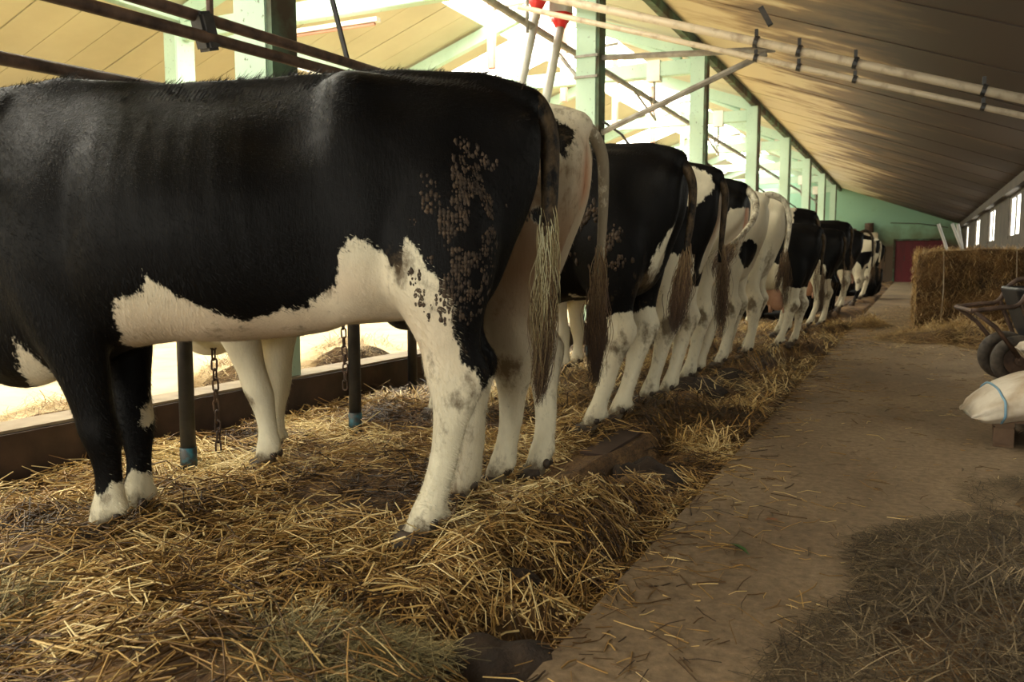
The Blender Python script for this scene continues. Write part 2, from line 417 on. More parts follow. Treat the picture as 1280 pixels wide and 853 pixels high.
# green concrete pillars with a darker brown-green inner face, tie beams and rafters at each bay
place_names = ['nearest green concrete pillar behind the big black cow, flies on its face', 'green concrete pillar with steel strap and rusty brace, right of the red funnels',
    'third green pillar along the feed alley, right of the rusty brace', 'fourth green pillar along the feed alley', 'fifth green pillar along the feed alley',
    'sixth green pillar along the feed alley, near the end wall', 'seventh green pillar along the feed alley, next to the end wall', 'last green pillar, touching the far end wall']
for i in range(8):
    y = PY0 + BAY * i
    if y > Y1 - .3: break
    pr = empty('pillar', (PX, y, 0), label=place_names[i], cat='pillar', group=None)
    zt = roof_z(PX) - .15
    MB().box((0, 0, zt / 2), (.24, .22, zt), bevel=.012).build('shaft', M['green'], pr)
    MB().box((.13, .0, zt / 2 + .25), (.035, .20, zt - .5)).build('dark_face', M['green_dark'], pr, label='dark strip down the walkway side')
    if i == 1:
        for zz in (2.92, 3.14): MB().box((0, 0, zz), (.27, .255, .025)).build('strap', M['steel'], pr)
    y2 = y
    # tie beam across the feed alley, with knee plate
    tb = empty('tie_beam', (0, y2, 0), label=['', '', '', '', '', '', '', ''][i] or ('green tie beam over the feed alley at the %s pillar' % ['nearest', 'second', 'third', 'fourth', 'fifth', 'sixth', 'seventh', 'last'][i]), cat='beam')
    zb = roof_z(PX) - .34
    MB().box(((PX + FX) / 2, 0, zb), (abs(FX - PX) - .24, .14, .24), bevel=.01).build('beam', M['green'], tb)
    MB().box((PX - .75, 0, zb - .02), (.22, .17, .34)).build('joint_plate', M['white'], tb, label='whitish joint plate')
    MB().tube([(PX - .75, 0, zb - .12), (PX - .75, 0, zb - .62)], .02, 6).build('hanger_rod', M['steel'], tb)
    MB().tube([(PX - .3, 0, roof_z(PX) - .2), (PX - 1.6, 0, roof_z(PX - 1.6) - .2), (-5.3, 0, roof_z(-5.3) - .15)], .055, 4).build('rafter_web', M['green'], tb)
    L = (abs(RIDGE_X - PX)) / math.cos(slope)
    xm = (PX + RIDGE_X) / 2
    MB().box((xm, 0, roof_z(xm) - .14), (L - .1, .13, .22), Matrix.Rotation(slope, 3, 'Y')).build('rafter', M['green'], tb)
    xm = (FX + RIDGE_X) / 2
    MB().box((xm, 0, roof_z(xm) - .14), (L - .1, .13, .22), Matrix.Rotation(-slope, 3, 'Y')).build('rafter', M['green'], tb)
    fp = empty('pillar', (FX, y, 0), label='green pillar of the far row across the alley, at the %s tie beam' % ['nearest', 'second', 'third', 'fourth', 'fifth', 'sixth', 'seventh', 'last'][i], cat='pillar')
    MB().box((0, 0, (roof_z(FX) - .32) / 2), (.24, .34, roof_z(FX) - .32), bevel=.012).build('shaft', M['green'], fp)

# pinkish hangers under the ridge
hp = ['nearest', 'second', 'third', 'fourth', 'fifth', 'sixth']
for i, y in enumerate((12.3, 15.4, 18.5, 21.6, 24.7, 27.8)):
    h = empty('ridge_hanger', (RIDGE_X, y, 0), label='faded red hanger frame under the ridge skylight, %s of six' % hp[i], cat='hanger')
    MB().box((0, 0, 4.81), (.11, .11, 1.5)).build('upright', M['pink'], h)
    MB().tube([(0, 0, 5.0), (1.1, 0, 5.05)], .03, 6).build('crossbar', M['steel'], h)

# feed kerb
cb = structure(empty('trim_5'))
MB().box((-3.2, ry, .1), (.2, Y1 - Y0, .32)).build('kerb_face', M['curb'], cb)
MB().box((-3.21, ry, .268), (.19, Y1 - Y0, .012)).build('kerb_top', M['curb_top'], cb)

# ------------------------------------------------------------------ long steelwork
o = MB().tube([(-4.2, Y0, 3.70), (-4.2, 11, 3.72), (-4.2, Y1, 3.78)], .045, 10).build('conveyor_rail', M['steel'], smooth=True, label='long grey steel rail running high over the feed alley behind the pillars', cat='rail')
# trussed cross bracing seen against the skylight
def bars(name, pts_list, r, mat, label, cat, part='bar'):
    e = empty(name, tuple(pts_list[0][0]), label=label, cat=cat)
    b0 = Vector(pts_list[0][0])
    for p in pts_list:
        MB().tube([Vector(q) - b0 for q in p], r, 6).build(part, mat, e)
    return e
yb = PY0 + BAY
bars('pipe_bracket', [((PX + .14, yb, 3.13), (-1.30, yb - .1, 3.0)), ((PX + .14, yb, 2.33), (-1.38, yb - .1, 2.97))], .032, M['steel'], 'steel angle bracket reaching from the strapped pillar to the roof pipes', 'bracket')
bars('rail_brace', [((PX - .1, yb, 3.05), (-4.2, yb + 3.0, 3.72)), ((PX - .3, yb + .6, 3.0), (-4.1, yb + 1.0, 3.55))], .022, M['steel'], 'thin diagonal brace between strapped pillar and overhead conveyor rail', 'brace')
for i, n in enumerate(['third', 'fourth', 'fifth']):
    y = PY0 + BAY * (i + 2)
    bars('rail_brace', [((PX - .72, y, 3.3), (-4.2, y + .35, 3.72)), ((PX - .72, y, 3.3), (-4.2, y - .6, 3.72))], .02, M['steel'], 'small V-shaped strut hanging the conveyor rail at the %s pillar' % n, 'brace')

# sloping dusty pipes over the walkway
def sl_pipe(y, za, zb_, r, lab, xa=1.86, xb=-4.0, mat='pipe', ybend=0):
    f = lambda x: za + (zb_ - za) * (x - .82) / (-3.5 - .82)
    e = empty('roof_pipe', (0, y, 0), label=lab, cat='pipe')
    MB().tube([(xa, 0, f(xa)), (0, ybend, f(0)), (xb, 0, f(xb))], r, 12).build('pipe', M[mat], e, smooth=True)
    for x in (-1.45, -1.05, -.55, .5):
        c = MB(); c.tube([(x - .018, 0, f(x - .018)), (x + .018, 0, f(x + .018))], r * 1.35, 12); c.box((x, 0, f(x) + r * 1.8), (.03, .03, r * 2)); c.build('clamp', M['black_steel'], e)
    return e
sl_pipe(8.45, 2.31, 3.71, .042, 'thick dusty pipe sloping under the roof panels above the walkway')
sl_pipe(8.45, 2.17, 3.545, .028, 'thin pinkish pipe clamped just under the thick sloping roof pipe')
sl_pipe(6.3, 2.50, 4.02, .014, 'thin cable conduit on the roof panels in the top right corner', xb=-3.2, mat='rust')

MB().box((-1.36, 8.4, 3.26), (.05, .05, .2), Matrix.Rotation(-.5, 3, 'Y')).build('pipe_bracket', M['black_steel'], label='short black stub bar standing on top of the thick roof pipe', cat='bracket')
# neck rails over the stalls
def rail(pts, r, lab, mat='rust', name='neck_rail'):
    return MB().tube(pts, r, 12).build(name, M[mat], smooth=True, label=lab, cat='rail')
rail([(-2.6, .3, 1.83), (-2.6, 2.19, 1.885), (-2.6, 3.52, 1.92), (-2.6, 3.9, 1.93)], .024, 'upper rusty neck rail crossing above the big black cow')
rail([(-2.57, .3, 1.72), (-2.57, 1.92, 1.79), (-2.57, 3.3, 1.84), (-2.57, 3.75, 1.86)], .024, 'lower rusty neck rail just under the upper one')
rail([(-2.6, 3.8, 1.93), (-2.6, 13.75, 1.95), (-2.6, 24, 1.96), (-2.6, 38, 1.96)], .022, 'long dark neck rail running on past the farther cows')
rail([(-2.75, .2, 1.56), (-2.75, 1.7, 1.59), (-2.75, 2.6, 1.62)], .024, 'short rusty rail over the shoulder of the big black cow, left edge')
e = empty('rail_clamp', (-2.59, 2.54, 1.86), label='blackened clamp joining the two neck rails with an upright rod', cat='clamp')
MB().box((0, 0, -.02), (.075, .075, .15), Matrix.Rotation(.3, 3, 'X'), bevel=.012).build('clamp_block', M['black_steel'], e)
MB().tube([(0, .03, .0), (0, .02, 1.2)], .014, 8).build('rod', M['rust'], e)
bars('stay_rod', [((-2.6, 3.5, 1.90), (-2.7, 3.35, 2.6), (-2.8, 3.2, 3.6))], .013, M['black_steel'], 'thin dark stay rod rising from the neck rail beside the nearest pillar', 'rod')
for i, (y, lab) in enumerate([(8.7, 'small steel hoop on the neck rail left of the strapped pillar'), (12.6, 'small steel hoop on the rail behind the white rumped cow'), (15.5, 'small steel hoop on the far neck rail')]):
    pts = [(-2.6, y + .16 * math.cos(t), 1.93 + .17 * math.sin(t)) for t in np.linspace(0, math.pi, 14)]
    MB().tube(pts, .012, 8).build('rail_hoop', M['steel'], smooth=True, label=lab, cat='hoop')
bars('stay_rod', [((-2.65, 8.9, 1.93), (-2.9, 8.75, 2.3), (-3.1, 8.7, 2.45))], .014, M['black_steel'], 'bent dark rod leaning from rail to the strapped pillar', 'rod')
for y, n in ((13.9, 'third'), (19.1, 'fourth'), (24.2, 'fifth')):
    bars('stay_rod', [((-2.6, y + .4, 1.95), (-3.0, y + .1, 2.45), (-3.2, y, 2.6))], .018, M['black_steel'], 'bent dark rod at the %s pillar' % n, 'rod')

# stall posts
def stall_post(x, y, lab, sock=True, h=1.40):
    e = empty('stall_post', (x, y, BED), label=lab, cat='post')
    MB().tube([(0, 0, 0), (0, 0, h)], .031, 14).build('tube', M['black_steel'], e, smooth=True)
    if sock: MB().tube([(0, 0, -.02), (0, 0, .10)], .034, 14).build('base_sleeve', M['blue_paint'], e, smooth=True, label='worn blue painted foot')
stall_post(-2.66, 2.44, 'black steel stall post seen under the belly of the big black cow')
stall_post(-2.52, 3.39, 'black steel stall post with blue foot, left of the white hind leg')
stall_post(-2.95, 4.6, 'black steel post at the feed kerb, just behind the blue-footed one', False)
stall_post(-2.6, 5.6, 'black steel stall post with blue foot under the second black cow')
for i, y in enumerate((7.0, 8.2, 9.5, 10.8)): stall_post(-2.6, y, 'black stall post half hidden among the farther cows, %s along the row' % ['first', 'second', 'third', 'fourth'][i])

# chains
def chain(x, y, z0, z1, lab):
    e = empty('chain', (x, y, z0), label=lab, cat='chain')
    n = 20; pts = []
    mb = MB(); L, W, r = .034, .012, .0045
    ring = []
    for k in range(16):
        t = 2 * math.pi * k / 16
        ring.append(Vector((W * math.cos(t), 0, (L - W) * (1 if math.sin(t) > 0 else -1) * .6 + W * math.sin(t))))
    ring.append(ring[0])
    mb.tube(ring, r, 5, caps=False); me = mb.mesh('link', True); me.materials.append(M['rust'])
    step = .044; z = 0; k = 0
    while z < z1 - z0:
        place('link', me, e, (.006 * math.sin(k * .6), .004 * math.cos(k * .9), z), (0, .08 * math.sin(k), (k % 2) * math.pi / 2 + .3)); z += step; k += 1
rail([(-2.6, .3, 1.37), (-2.6, 6, 1.38), (-2.6, 12, 1.38)], .02, 'lower stall rail hidden behind the cows, carrying the chains')
chain(-2.62, 2.56, .14, 1.37, 'rusty link chain hanging beside the first stall post under the belly')
chain(-2.56, 3.36, .3, 1.37, 'rusty link chain hanging beside the blue-footed stall post')

# feed drop tubes with red funnels
def drop_tube(x, y, zt, dy, lab):
    e = empty('feed_drop_tube', (x, y, 0), label=lab, cat='feed tube')
    MB().tube([(0, 0, zt), (0, -dy * 1.4, zt - 1.5)], .055, 14).build('tube', M['tube'], e, smooth=True)
    MB().tube([(0, .0, zt), (0, .005, zt + .03), (0, .01, zt + .16)], [.06, .075, .15], 16).build('funnel', M['red'], e, smooth=True)
    MB().box((0, .02, zt + .27), (.24, .2, .22), bevel=.015).build('dispenser_box', M['tube'], e)
    MB().tube([(.08, .09, zt + .3), (.08, .09, zt + .9)], .012, 6).build('hanging_rod', M['steel'], e)
drop_tube(-4.2, 9.4, 3.95, .5, 'left grey feed drop tube with red funnel')
drop_tube(-4.0, 9.65, 3.77, .5, 'right grey feed drop tube with red funnel and box, next to the strapped pillar')
# strip lamp on the tie beam
e = empty('strip_lamp', (-6.9, PY0 + BAY - .12, 3.85), label='long unlit strip lamp hung along the tie beam, above the cow hip', cat='lamp')
MB().box((0, 0, 0), (1.9, .09, .05)).build('housing', M['white'], e); MB().tube([(-.9, 0, -.045), (.9, 0, -.045)], .02, 8).build('lamp_tube', M['pink'], e)

# ------------------------------------------------------------------ bedding ground
def sstep(a, b, x):
    t = np.clip((x - a) / (b - a), 0, 1); return t * t * (3 - 2 * t)
def bed_z(X, Y):
    X = np.asarray(X, float); Y = np.asarray(Y, float)
    n = (vnoise(X * 2.3, Y * 2.3) - .5) * .05 + (vnoise(X * 7, Y * 7) - .5) * .035
    plat = BED - .01 + n * .6
    edge = -1.20 + .05 * (vnoise(Y * 1.5, Y * 0) - .5)
    inside = 1 - sstep(0, .06, X - edge)
    gut = -.10 + n * 1.2 + .05 * vnoise(X * 3 + 9, Y * 2) + .12 * sstep(.45, .7, vnoise(X * 1.7 + 3, Y * 1.3 + 4)) * sstep(4.0, 4.6, Y)
    near = 1 - sstep(2.5, 3.1, Y)                   # foreground: straw piled over the gutter
    heap = .05 + n * 1.6 - .13 * sstep(-1.15, -.72, X) + .07 * np.exp(-((X + 1.2) ** 2 / .08 + (Y - 2.1) ** 2 / .15))
    mid = sstep(2.3, 2.6, Y) * (1 - sstep(3.2, 3.9, Y)) * np.exp(-((X + .98) / .16) ** 2) * .12
    z = inside * plat + (1 - inside) * gut
    z = z * (1 - near) + near * (inside * (BED + n * 1.2) + (1 - inside) * heap) + mid
    hole = .13 * np.exp(-(((X + .80) / .12) ** 2 + ((Y - 1.78) / .12) ** 2)) + .08 * np.exp(-(((X + .95) / .12) ** 2 + ((Y - 2.12) / .07) ** 2))
    return z - hole
xs = np.arange(-3.12, -.70, .03); ys = np.concatenate([np.arange(-1.0, 6, .03), np.arange(6, 43, .12)])
gx, gy = np.meshgrid(xs, ys); gz = bed_z(gx, gy)
gz[:, -1] = -.25; gz[:, -2] = np.minimum(gz[:, -2], -.03)
verts = np.stack([gx, gy, gz], -1).reshape(-1, 3); nx_, ny_ = len(xs), len(ys)
idx = np.arange(nx_ * ny_).reshape(ny_, nx_)
quads = np.stack([idx[:-1, :-1], idx[:-1, 1:], idx[1:, 1:], idx[1:, :-1]], -1).reshape(-1, 4)
def np_mesh(name, v, q, smooth=True, tone=None):
    me = bpy.data.meshes.new(name); me.vertices.add(len(v)); me.vertices.foreach_set('co', np.asarray(v, np.float32).ravel())
    k = q.shape[1]; me.loops.add(q.size); me.loops.foreach_set('vertex_index', q.astype(np.int32).ravel())
    me.polygons.add(len(q)); me.polygons.foreach_set('loop_start', np.arange(0, q.size, k, dtype=np.int32))
    if smooth: me.polygons.foreach_set('use_smooth', np.ones(len(q), bool))
    me.update(calc_edges=True)
    if tone is not None:
        a = me.attributes.new('tone', 'FLOAT', 'POINT'); a.data.foreach_set('value', np.asarray(tone, np.float32))
    me.validate(); return me
o = bpy.data.objects.new('floor', np_mesh('floor', verts, quads)); COL.objects.link(o); o.data.materials.append(M['bed']); structure(o)
# concrete lip of the stall platform (brown edge showing between the cows)
structure(MB().box((-1.27, 23.2, -.06), (.16, 39.5, .235), bevel=.02).build('trim_6', M['curb']))

# ------------------------------------------------------------------ strands (straw, hay, hair)
def strands(name, P, D, L, rad, bend, tone, mat, parent=None, seg=2, taper=False, sides=3, **kw):
    """P start (n,3) centre, D unit direction, L length, bend (n,3) offset at mid"""
    n = len(P); D = D / np.linalg.norm(D, axis=1, keepdims=True)
    up = np.tile([0, 0, 1.0], (n, 1)); up[np.abs(D[:, 2]) > .9] = [1, 0, 0]
    A = np.cross(D, up); A /= np.linalg.norm(A, axis=1, keepdims=True); B = np.cross(D, A)
    ts = np.linspace(0, 1, seg + 1); V = []
    for t in ts:
        c = P + D * (L[:, None] * (t - .5)) + bend * (1 - (2 * t - 1) ** 2)
        rr = rad * ((1 - t * .85) if taper else 1.0)
        if sides == 2:
            V.append(c - A * rr[:, None]); V.append(c + A * rr[:, None])
        else:
            for k in range(sides):
                th = 2 * math.pi * k / sides
                V.append(c + (A * math.cos(th) + B * math.sin(th)) * rr[:, None])
    V = np.stack(V, 1)                                   # n, (seg+1)*sides, 3
    per = (seg + 1) * sides; base = (np.arange(n) * per)[:, None, None]
    f = []
    for s_i in range(seg):
        for k in range(sides if sides > 2 else 1):
            f.append((s_i * sides + k, s_i * sides + (k + 1) % sides, (s_i + 1) * sides + (k + 1) % sides, (s_i + 1) * sides + k))
    F = (base + np.array(f)[None]).reshape(-1, 4)
    me = np_mesh(name, V.reshape(-1, 3), F, sides > 2, np.repeat(tone, per))
    me.materials.append(mat); o = bpy.data.objects.new(name, me); COL.objects.link(o)
    if parent: o.parent = parent
    return tag(o, **kw)

def straw_field(name, n, xr, yr, zf, lmin, lmax, rad, mat, tonef=None, lift=.02, tilt=.22, dens=None, coher=1.0, ypow=1.0, curve=.02, **kw):
    X = RNG.uniform(*xr, n); Y = yr[0] + (yr[1] - yr[0]) * RNG.random(n) ** ypow
    if dens is not None:
        keep = RNG.random(n) < dens(X, Y); X, Y = X[keep], Y[keep]; n = len(X)
    th = 2 * math.pi * (vnoise(X * 2.6 + 5, Y * 2.6) * 1.6 * coher) + RNG.normal(0, .75, n)
    D = np.stack([np.cos(th), np.sin(th), RNG.normal(0, tilt, n)], -1)
    L = RNG.uniform(lmin, lmax, n)
    P = np.stack([X, Y, zf(X, Y) + RNG.random(n) ** 1.5 * lift + .003 + np.abs(D[:, 2]) * L * .3], -1)
    # lay them along the ground slope
    e = .04; D[:, 2] += (zf(X + np.cos(th) * e, Y + np.sin(th) * e) - zf(X - np.cos(th) * e, Y - np.sin(th) * e)) / (2 * e)
    tone = np.clip(RNG.normal(.52, .29, n), 0, 1)
    if tonef is not None: tone = np.clip(tone + tonef(X, Y), 0, 1)
    bend = RNG.normal(0, 1, (n, 3)) * (L * curve * 3)[:, None]
    return strands(name, P, D, L, RNG.uniform(*rad, n) * np.where(RNG.random(n) < .15, 1.5, 1), bend, tone, mat, seg=2, **kw)

def bed_tone(X, Y):
    d = (vnoise(X * 2.4 + 1, Y * 2.4 + 8) - .56) * 1.1 + (vnoise(X * 8 + 1, Y * 8 + 8) - .5) * .5
    return d + .05 * sstep(4, 6, Y) + .12 * sstep(-2.3, -2.7, -X * -1) * 0 + .2 * sstep(2.2, 2.9, -X)
def bed_dens(X, Y):
    d = sstep(.22, .5, vnoise(X * 2.1 + 4, Y * 2.1 + 2))
    hole = np.exp(-(((X + .80) / .14) ** 2 + ((Y - 1.75) / .14) ** 2))
    wet = .97 * sstep(-1.42, -1.3, X) * (1 - sstep(-1.02, -.9, X)) * sstep(2.65, 2.8, Y) * (1 - sstep(3.9, 4.3, Y)) + np.exp(-(((X + 1.0) / .25) ** 2 + ((Y - 3.35) / .35) ** 2)) * .95 + np.exp(-(((X + 1.3) / .3) ** 2 + ((Y - 5.6) / .5) ** 2)) * .8
    return np.clip((.3 + .7 * d) * (1 - np.clip(hole + wet, 0, 1)), 0, 1)
bed = tag(empty('straw_bedding', (-1.9, 3, BED)), label='golden straw bedding strewn over stalls and gutter', cat='straw', kind='stuff')
def inv(zf): return zf
o = straw_field('straw', 34000, (-3.05, -.72), (.5, 4.2), bed_z, .05, .2, (.0012, .0026), M['straw'], bed_tone, .035, .2, bed_dens, kind='stuff')
o['label'] = 'long golden straw strewn around the nearest cows'; o['category'] = 'straw'
o2 = straw_field('straw', 26000, (-3.05, -.72), (4.2, 14), bed_z, .06, .22, (.0018, .0032), M['straw'], bed_tone, .04, .25, bed_dens, ypow=1.5, kind='stuff', sides=2)
o2['label'] = 'trodden straw under and behind the farther cows'; o2['category'] = 'straw'
bpy.data.objects.remove(bed)
# straw dropping over the walkway edge + scatter on the walkway
def walk_dens(X, Y): return np.clip(np.exp(-(X + .78) / (.10 + .3 * vnoise(Y * 1.4, Y * 0 + 3) ** 2)), 0, 1)
o = straw_field('scattered_straw', 9000, (-.78, .6), (.9, 12), lambda x, y: np.zeros_like(x), .03, .15, (.001, .002), M['straw'], lambda X, Y: -.1 + 0 * X, .006, .02, walk_dens, ypow=1.4, kind='stuff')
o['label'] = 'loose straw spilled along the edge of the walkway'; o['category'] = 'straw'
o = straw_field('scattered_straw', 1500, (-.7, 1.9), (1.0, 16), lambda x, y: np.zeros_like(x), .02, .1, (.0008, .0018), M['straw'], lambda X, Y: -.05 + 0 * X, .004, .01, None, kind='stuff')
o['label'] = 'single straws scattered over the brown walkway'; o['category'] = 'straw'

o = straw_field('scattered_straw', 9000, (-.74, 1.3), (8.5, 19), lambda x, y: np.zeros_like(x), .06, .22, (.002, .0035), M['straw_bale'], None, .012, .05, lambda X, Y: np.clip(1.4 - np.abs(X - .9) * .75, .25, 1) * sstep(8.5, 11, Y), kind='stuff', sides=2)
o['label'] = 'thin straw litter covering the far part of the walkway around the bale'; o['category'] = 'straw'

def hay_pile(name, c, rx, ry_, h, n, lab, mat, L=(.06, .2), rad=(.0008, .0016), ztop=0, curve=.08, tilt=.5, cat='hay', core=None):
    e = empty(name, (c[0], c[1], c[2]), label=lab, cat=cat)
    # solid lumpy core
    mb = MB(); nu, nv = 28, 8; rings = []
    for j in range(nv + 1):
        rr = 1 - j / nv; ring = []
        for k in range(nu):
            t = 2 * math.pi * k / nu
            w = 1 + .22 * math.sin(3 * t + c[0] * 7) + .12 * math.sin(5 * t + c[1] * 3)
            x, y = .78 * rx * rr * w * math.cos(t), .78 * ry_ * rr * w * math.sin(t)
            z = .9 * h * (1 - rr ** 2) * (.75 + .5 * float(vnoise((x + c[0]) * 5, (y + c[1]) * 5))) - .01
            ring.append((x, y, z))
        rings.append(ring)
    mb.rings(rings).build('hay_core', core or M['bed'], e, smooth=True)
    t = RNG.uniform(0, 2 * math.pi, n); rr = np.sqrt(RNG.random(n)) * 1.08
    w = 1 + .22 * np.sin(3 * t + c[0] * 7) + .12 * np.sin(5 * t + c[1] * 3)
    x, y = rx * rr * w * np.cos(t), ry_ * rr * w * np.sin(t)
    z = h * np.clip(1 - rr ** 2, 0, 1) * (.75 + .5 * vnoise((x + c[0]) * 5, (y + c[1]) * 5)) + RNG.random(n) * .02 + .004
    th = RNG.uniform(0, 2 * math.pi, n); D = np.stack([np.cos(th), np.sin(th), RNG.normal(0, tilt, n) * np.clip(1.1 - rr, .1, 1)], -1)
    Ls = RNG.uniform(*L, n)
    z = z + np.abs(D[:, 2]) * Ls * .4
    strands('hay_strands', np.stack([x, y, z], -1), D, Ls, RNG.uniform(*rad, n), RNG.normal(0, 1, (n, 3)) * (Ls * curve)[:, None] * [1, 1, .4], np.clip(RNG.normal(.5, .27, n), 0, 1), mat, e, seg=3, sides=2, kind='stuff')
    return e
hay_pile('hay_pile', (.34, 2.42, 0), .54, .75, .06, 11500, 'dark matted old hay lying on the walkway in the bottom right corner', M['hay_dark'], (.04, .16), tilt=.35)
hay_pile('hay_pile', (.75, 3.6, 0), .40, .7, .045, 3500, 'thin dark hay spread on the walkway beyond the corner heap', M['hay_dark'], (.04, .14), tilt=.25)
hay_pile('hay_pile', (-1.18, 1.36, .02), .30, .2, .04, 4200, 'greenish fine hay tuft in the straw at the bottom edge', M['hay_green'], (.08, .24), (.0005, .001), curve=.05, tilt=.3)
hay_pile('hay_pile', (-2.02, 1.22, .03), .24, .2, .04, 3200, 'greenish fine hay tuft at the left edge below the hoof', M['hay_green'], (.08, .24), (.0005, .001), curve=.05, tilt=.3)
hay_pile('hay_pile', (-3.8, 3.95, .17), .30, .45, .12, 2200, 'small heap of hay on the feed floor behind the chain', M['straw_bale'], (.06, .18), (.001, .002), tilt=.5)
hay_pile('hay_pile', (-3.75, 5.0, .17), .32, .5, .16, 2200, 'heap of hay on the feed floor right of the blue-footed post', M['straw_bale'], (.06, .18), (.001, .002), tilt=.5)
hay_pile('hay_pile', (-3.6, 2.55, .17), .22, .35, .07, 1200, 'low scatter of hay on the feed floor behind the black front legs', M['straw_bale'], (.06, .18), (.001, .002), tilt=.4)
hay_pile('hay_pile', (-3.85, 11.2, .17), .30, 1.3, .2, 1500, 'long windrow of hay on the feed floor behind the farther cows', M['straw_bale'], (.06, .2), (.002, .003), tilt=.5)
hay_pile('hay_pile', (.62, 11.2, 0), .80, 1.2, .16, 5000, 'loose straw fallen in front of the big bale', M['straw_bale'], (.08, .25), (.0018, .003), tilt=.5)
hay_pile('hay_pile', (-.55, 13.2, 0), .22, .9, .06, 1500, 'small straw heap by the gutter near the far end', M['straw_bale'], (.08, .25), (.002, .003), tilt=.5)

# dung heaps
def dung(c, rx, ry_, h, lab, seed):
    mb = MB(); nu, nv = 30, 9; rings = []
    for j in range(nv + 1):
        rr = 1 - j / nv; ring = []
        for k in range(nu):
            t = 2 * math.pi * k / nu; w = 1 + .18 * math.sin(2 * t + seed) + .1 * math.sin(5 * t + seed * 2)
            x, y = rx * rr * w * math.cos(t), ry_ * rr * w * math.sin(t)
            ring.append((x, y, h * (1 - rr ** 2.4) * (.7 + .6 * float(vnoise(x * 14 + seed, y * 14))) - .02))
        rings.append(ring)
    o = mb.rings(rings).build('dung_heap', M['dung'], smooth=True, label=lab, cat='dung'); o.location = c
dung((-.85, 1.70, -.03), .17, .14, .07, 'dark wet dung heap at the gutter edge, bottom of the picture', 1)
dung((-1.0, 3.42, -.08), .20, .36, .15, 'brown dung mound in the gutter behind the second cow', 2)
dung((-1.32, 5.65, .05), .22, .3, .09, 'dark dung on the platform edge behind the pale legs', 3)
dung((-1.22, 6.4, .03), .20, .3, .09, 'dark dung heap beside the fifth cow, farther along', 4)
dung((-1.0, 2.08, .0), .10, .06, .06, 'small dung lump among straw near the walkway edge', 5)
# leaves on the walkway
lm = spotty('dry_leaf', (.30, .12, .05), (.20, .08, .03), 12, .3, .7, .7); gm = spotty('green_leaf', (.05, .13, .03), (.03, .09, .02), 12, .3, .7, .5)
def leaf(loc, rz, s, mat, lab, w=1):
    v = [(0, 0, 0), (.3, .22 * w, .06), (.65, .2 * w, .09), (1, 0, .03), (.65, -.2 * w, .11), (.3, -.22 * w, .09), (.5, 0, .04)]
    o = MB().add([(a * s, b * s, c_ * s) for a, b, c_ in v], [(0, 6, 1), (1, 6, 2), (2, 6, 3), (3, 6, 4), (4, 6, 5), (5, 6, 0)]).build('leaf', mat, smooth=True, label=lab, cat='leaf')
    o.location = loc; o.rotation_euler = (0, 0, rz)
leaf((-.44, 2.98, .004), .4, .055, lm, 'small reddish brown leaf lying on the walkway'); leaf((-.50, 2.68, .004), -.9, .13, gm, 'narrow green leaf among loose straw on the walkway', .35)

# ------------------------------------------------------------------ cows
def ell_ring(c, a, b, n=28, ea=1.0, eb=1.0, pinch=0.0):
    """ring with half-axis vectors a (side) and b (up); pinch narrows the top"""
    out = []
    for k in range(n):
        t = 2 * math.pi * k / n; ct, st = math.cos(t), math.sin(t)
        u = math.copysign(abs(ct) ** ea, ct); v = math.copysign(abs(st) ** eb, st)
        if v > 0: u *= 1 - pinch * v * v
        out.append(c + a * u + b * v)
    return out
def interp_stations(st, step=.04):
    """smooth (Catmull) resample of numeric station rows along index"""
    st = np.array(st, float); n = len(st); out = []
    for i in range(n - 1):
        p0, p1, p2, p3 = st[max(i - 1, 0)], st[i], st[i + 1], st[min(i + 2, n - 1)]
        k = 3
        for q in range(k):
            t = q / k
            out.append(.5 * ((2 * p1) + (-p0 + p2) * t + (2 * p0 - 5 * p1 + 4 * p2 - p3) * t * t + (-p0 + 3 * p1 - 3 * p2 + p3) * t ** 3))
    out.append(st[-1]); return out

# x, ztop, zbottom, half width, pinch
TORSO = [(-.335, 1.32, 1.14, .07, .1), (-.315, 1.36, 1.06, .125, .2), (-.26, 1.395, .93, .165, .30), (-.18, 1.425, .76, .200, .22), (-.06, 1.445, .70, .235, .15), (.08, 1.45, .70, .252, .0),
         (.20, 1.458, .70, .272, -.2), (.27, 1.458, .69, .278, -.15), (.34, 1.448, .66, .285, .35), (.46, 1.435, .645, .315, .6), (.62, 1.425, .63, .355, .65), (.80, 1.42, .63, .365, .65), (.95, 1.42, .61, .345, .65),
         (1.08, 1.425, .555, .30, .66), (1.20, 1.435, .51, .27, .68), (1.32, 1.425, .495, .24, .66), (1.42, 1.40, .53, .20, .6), (1.50, 1.375, .60, .16, .5)]
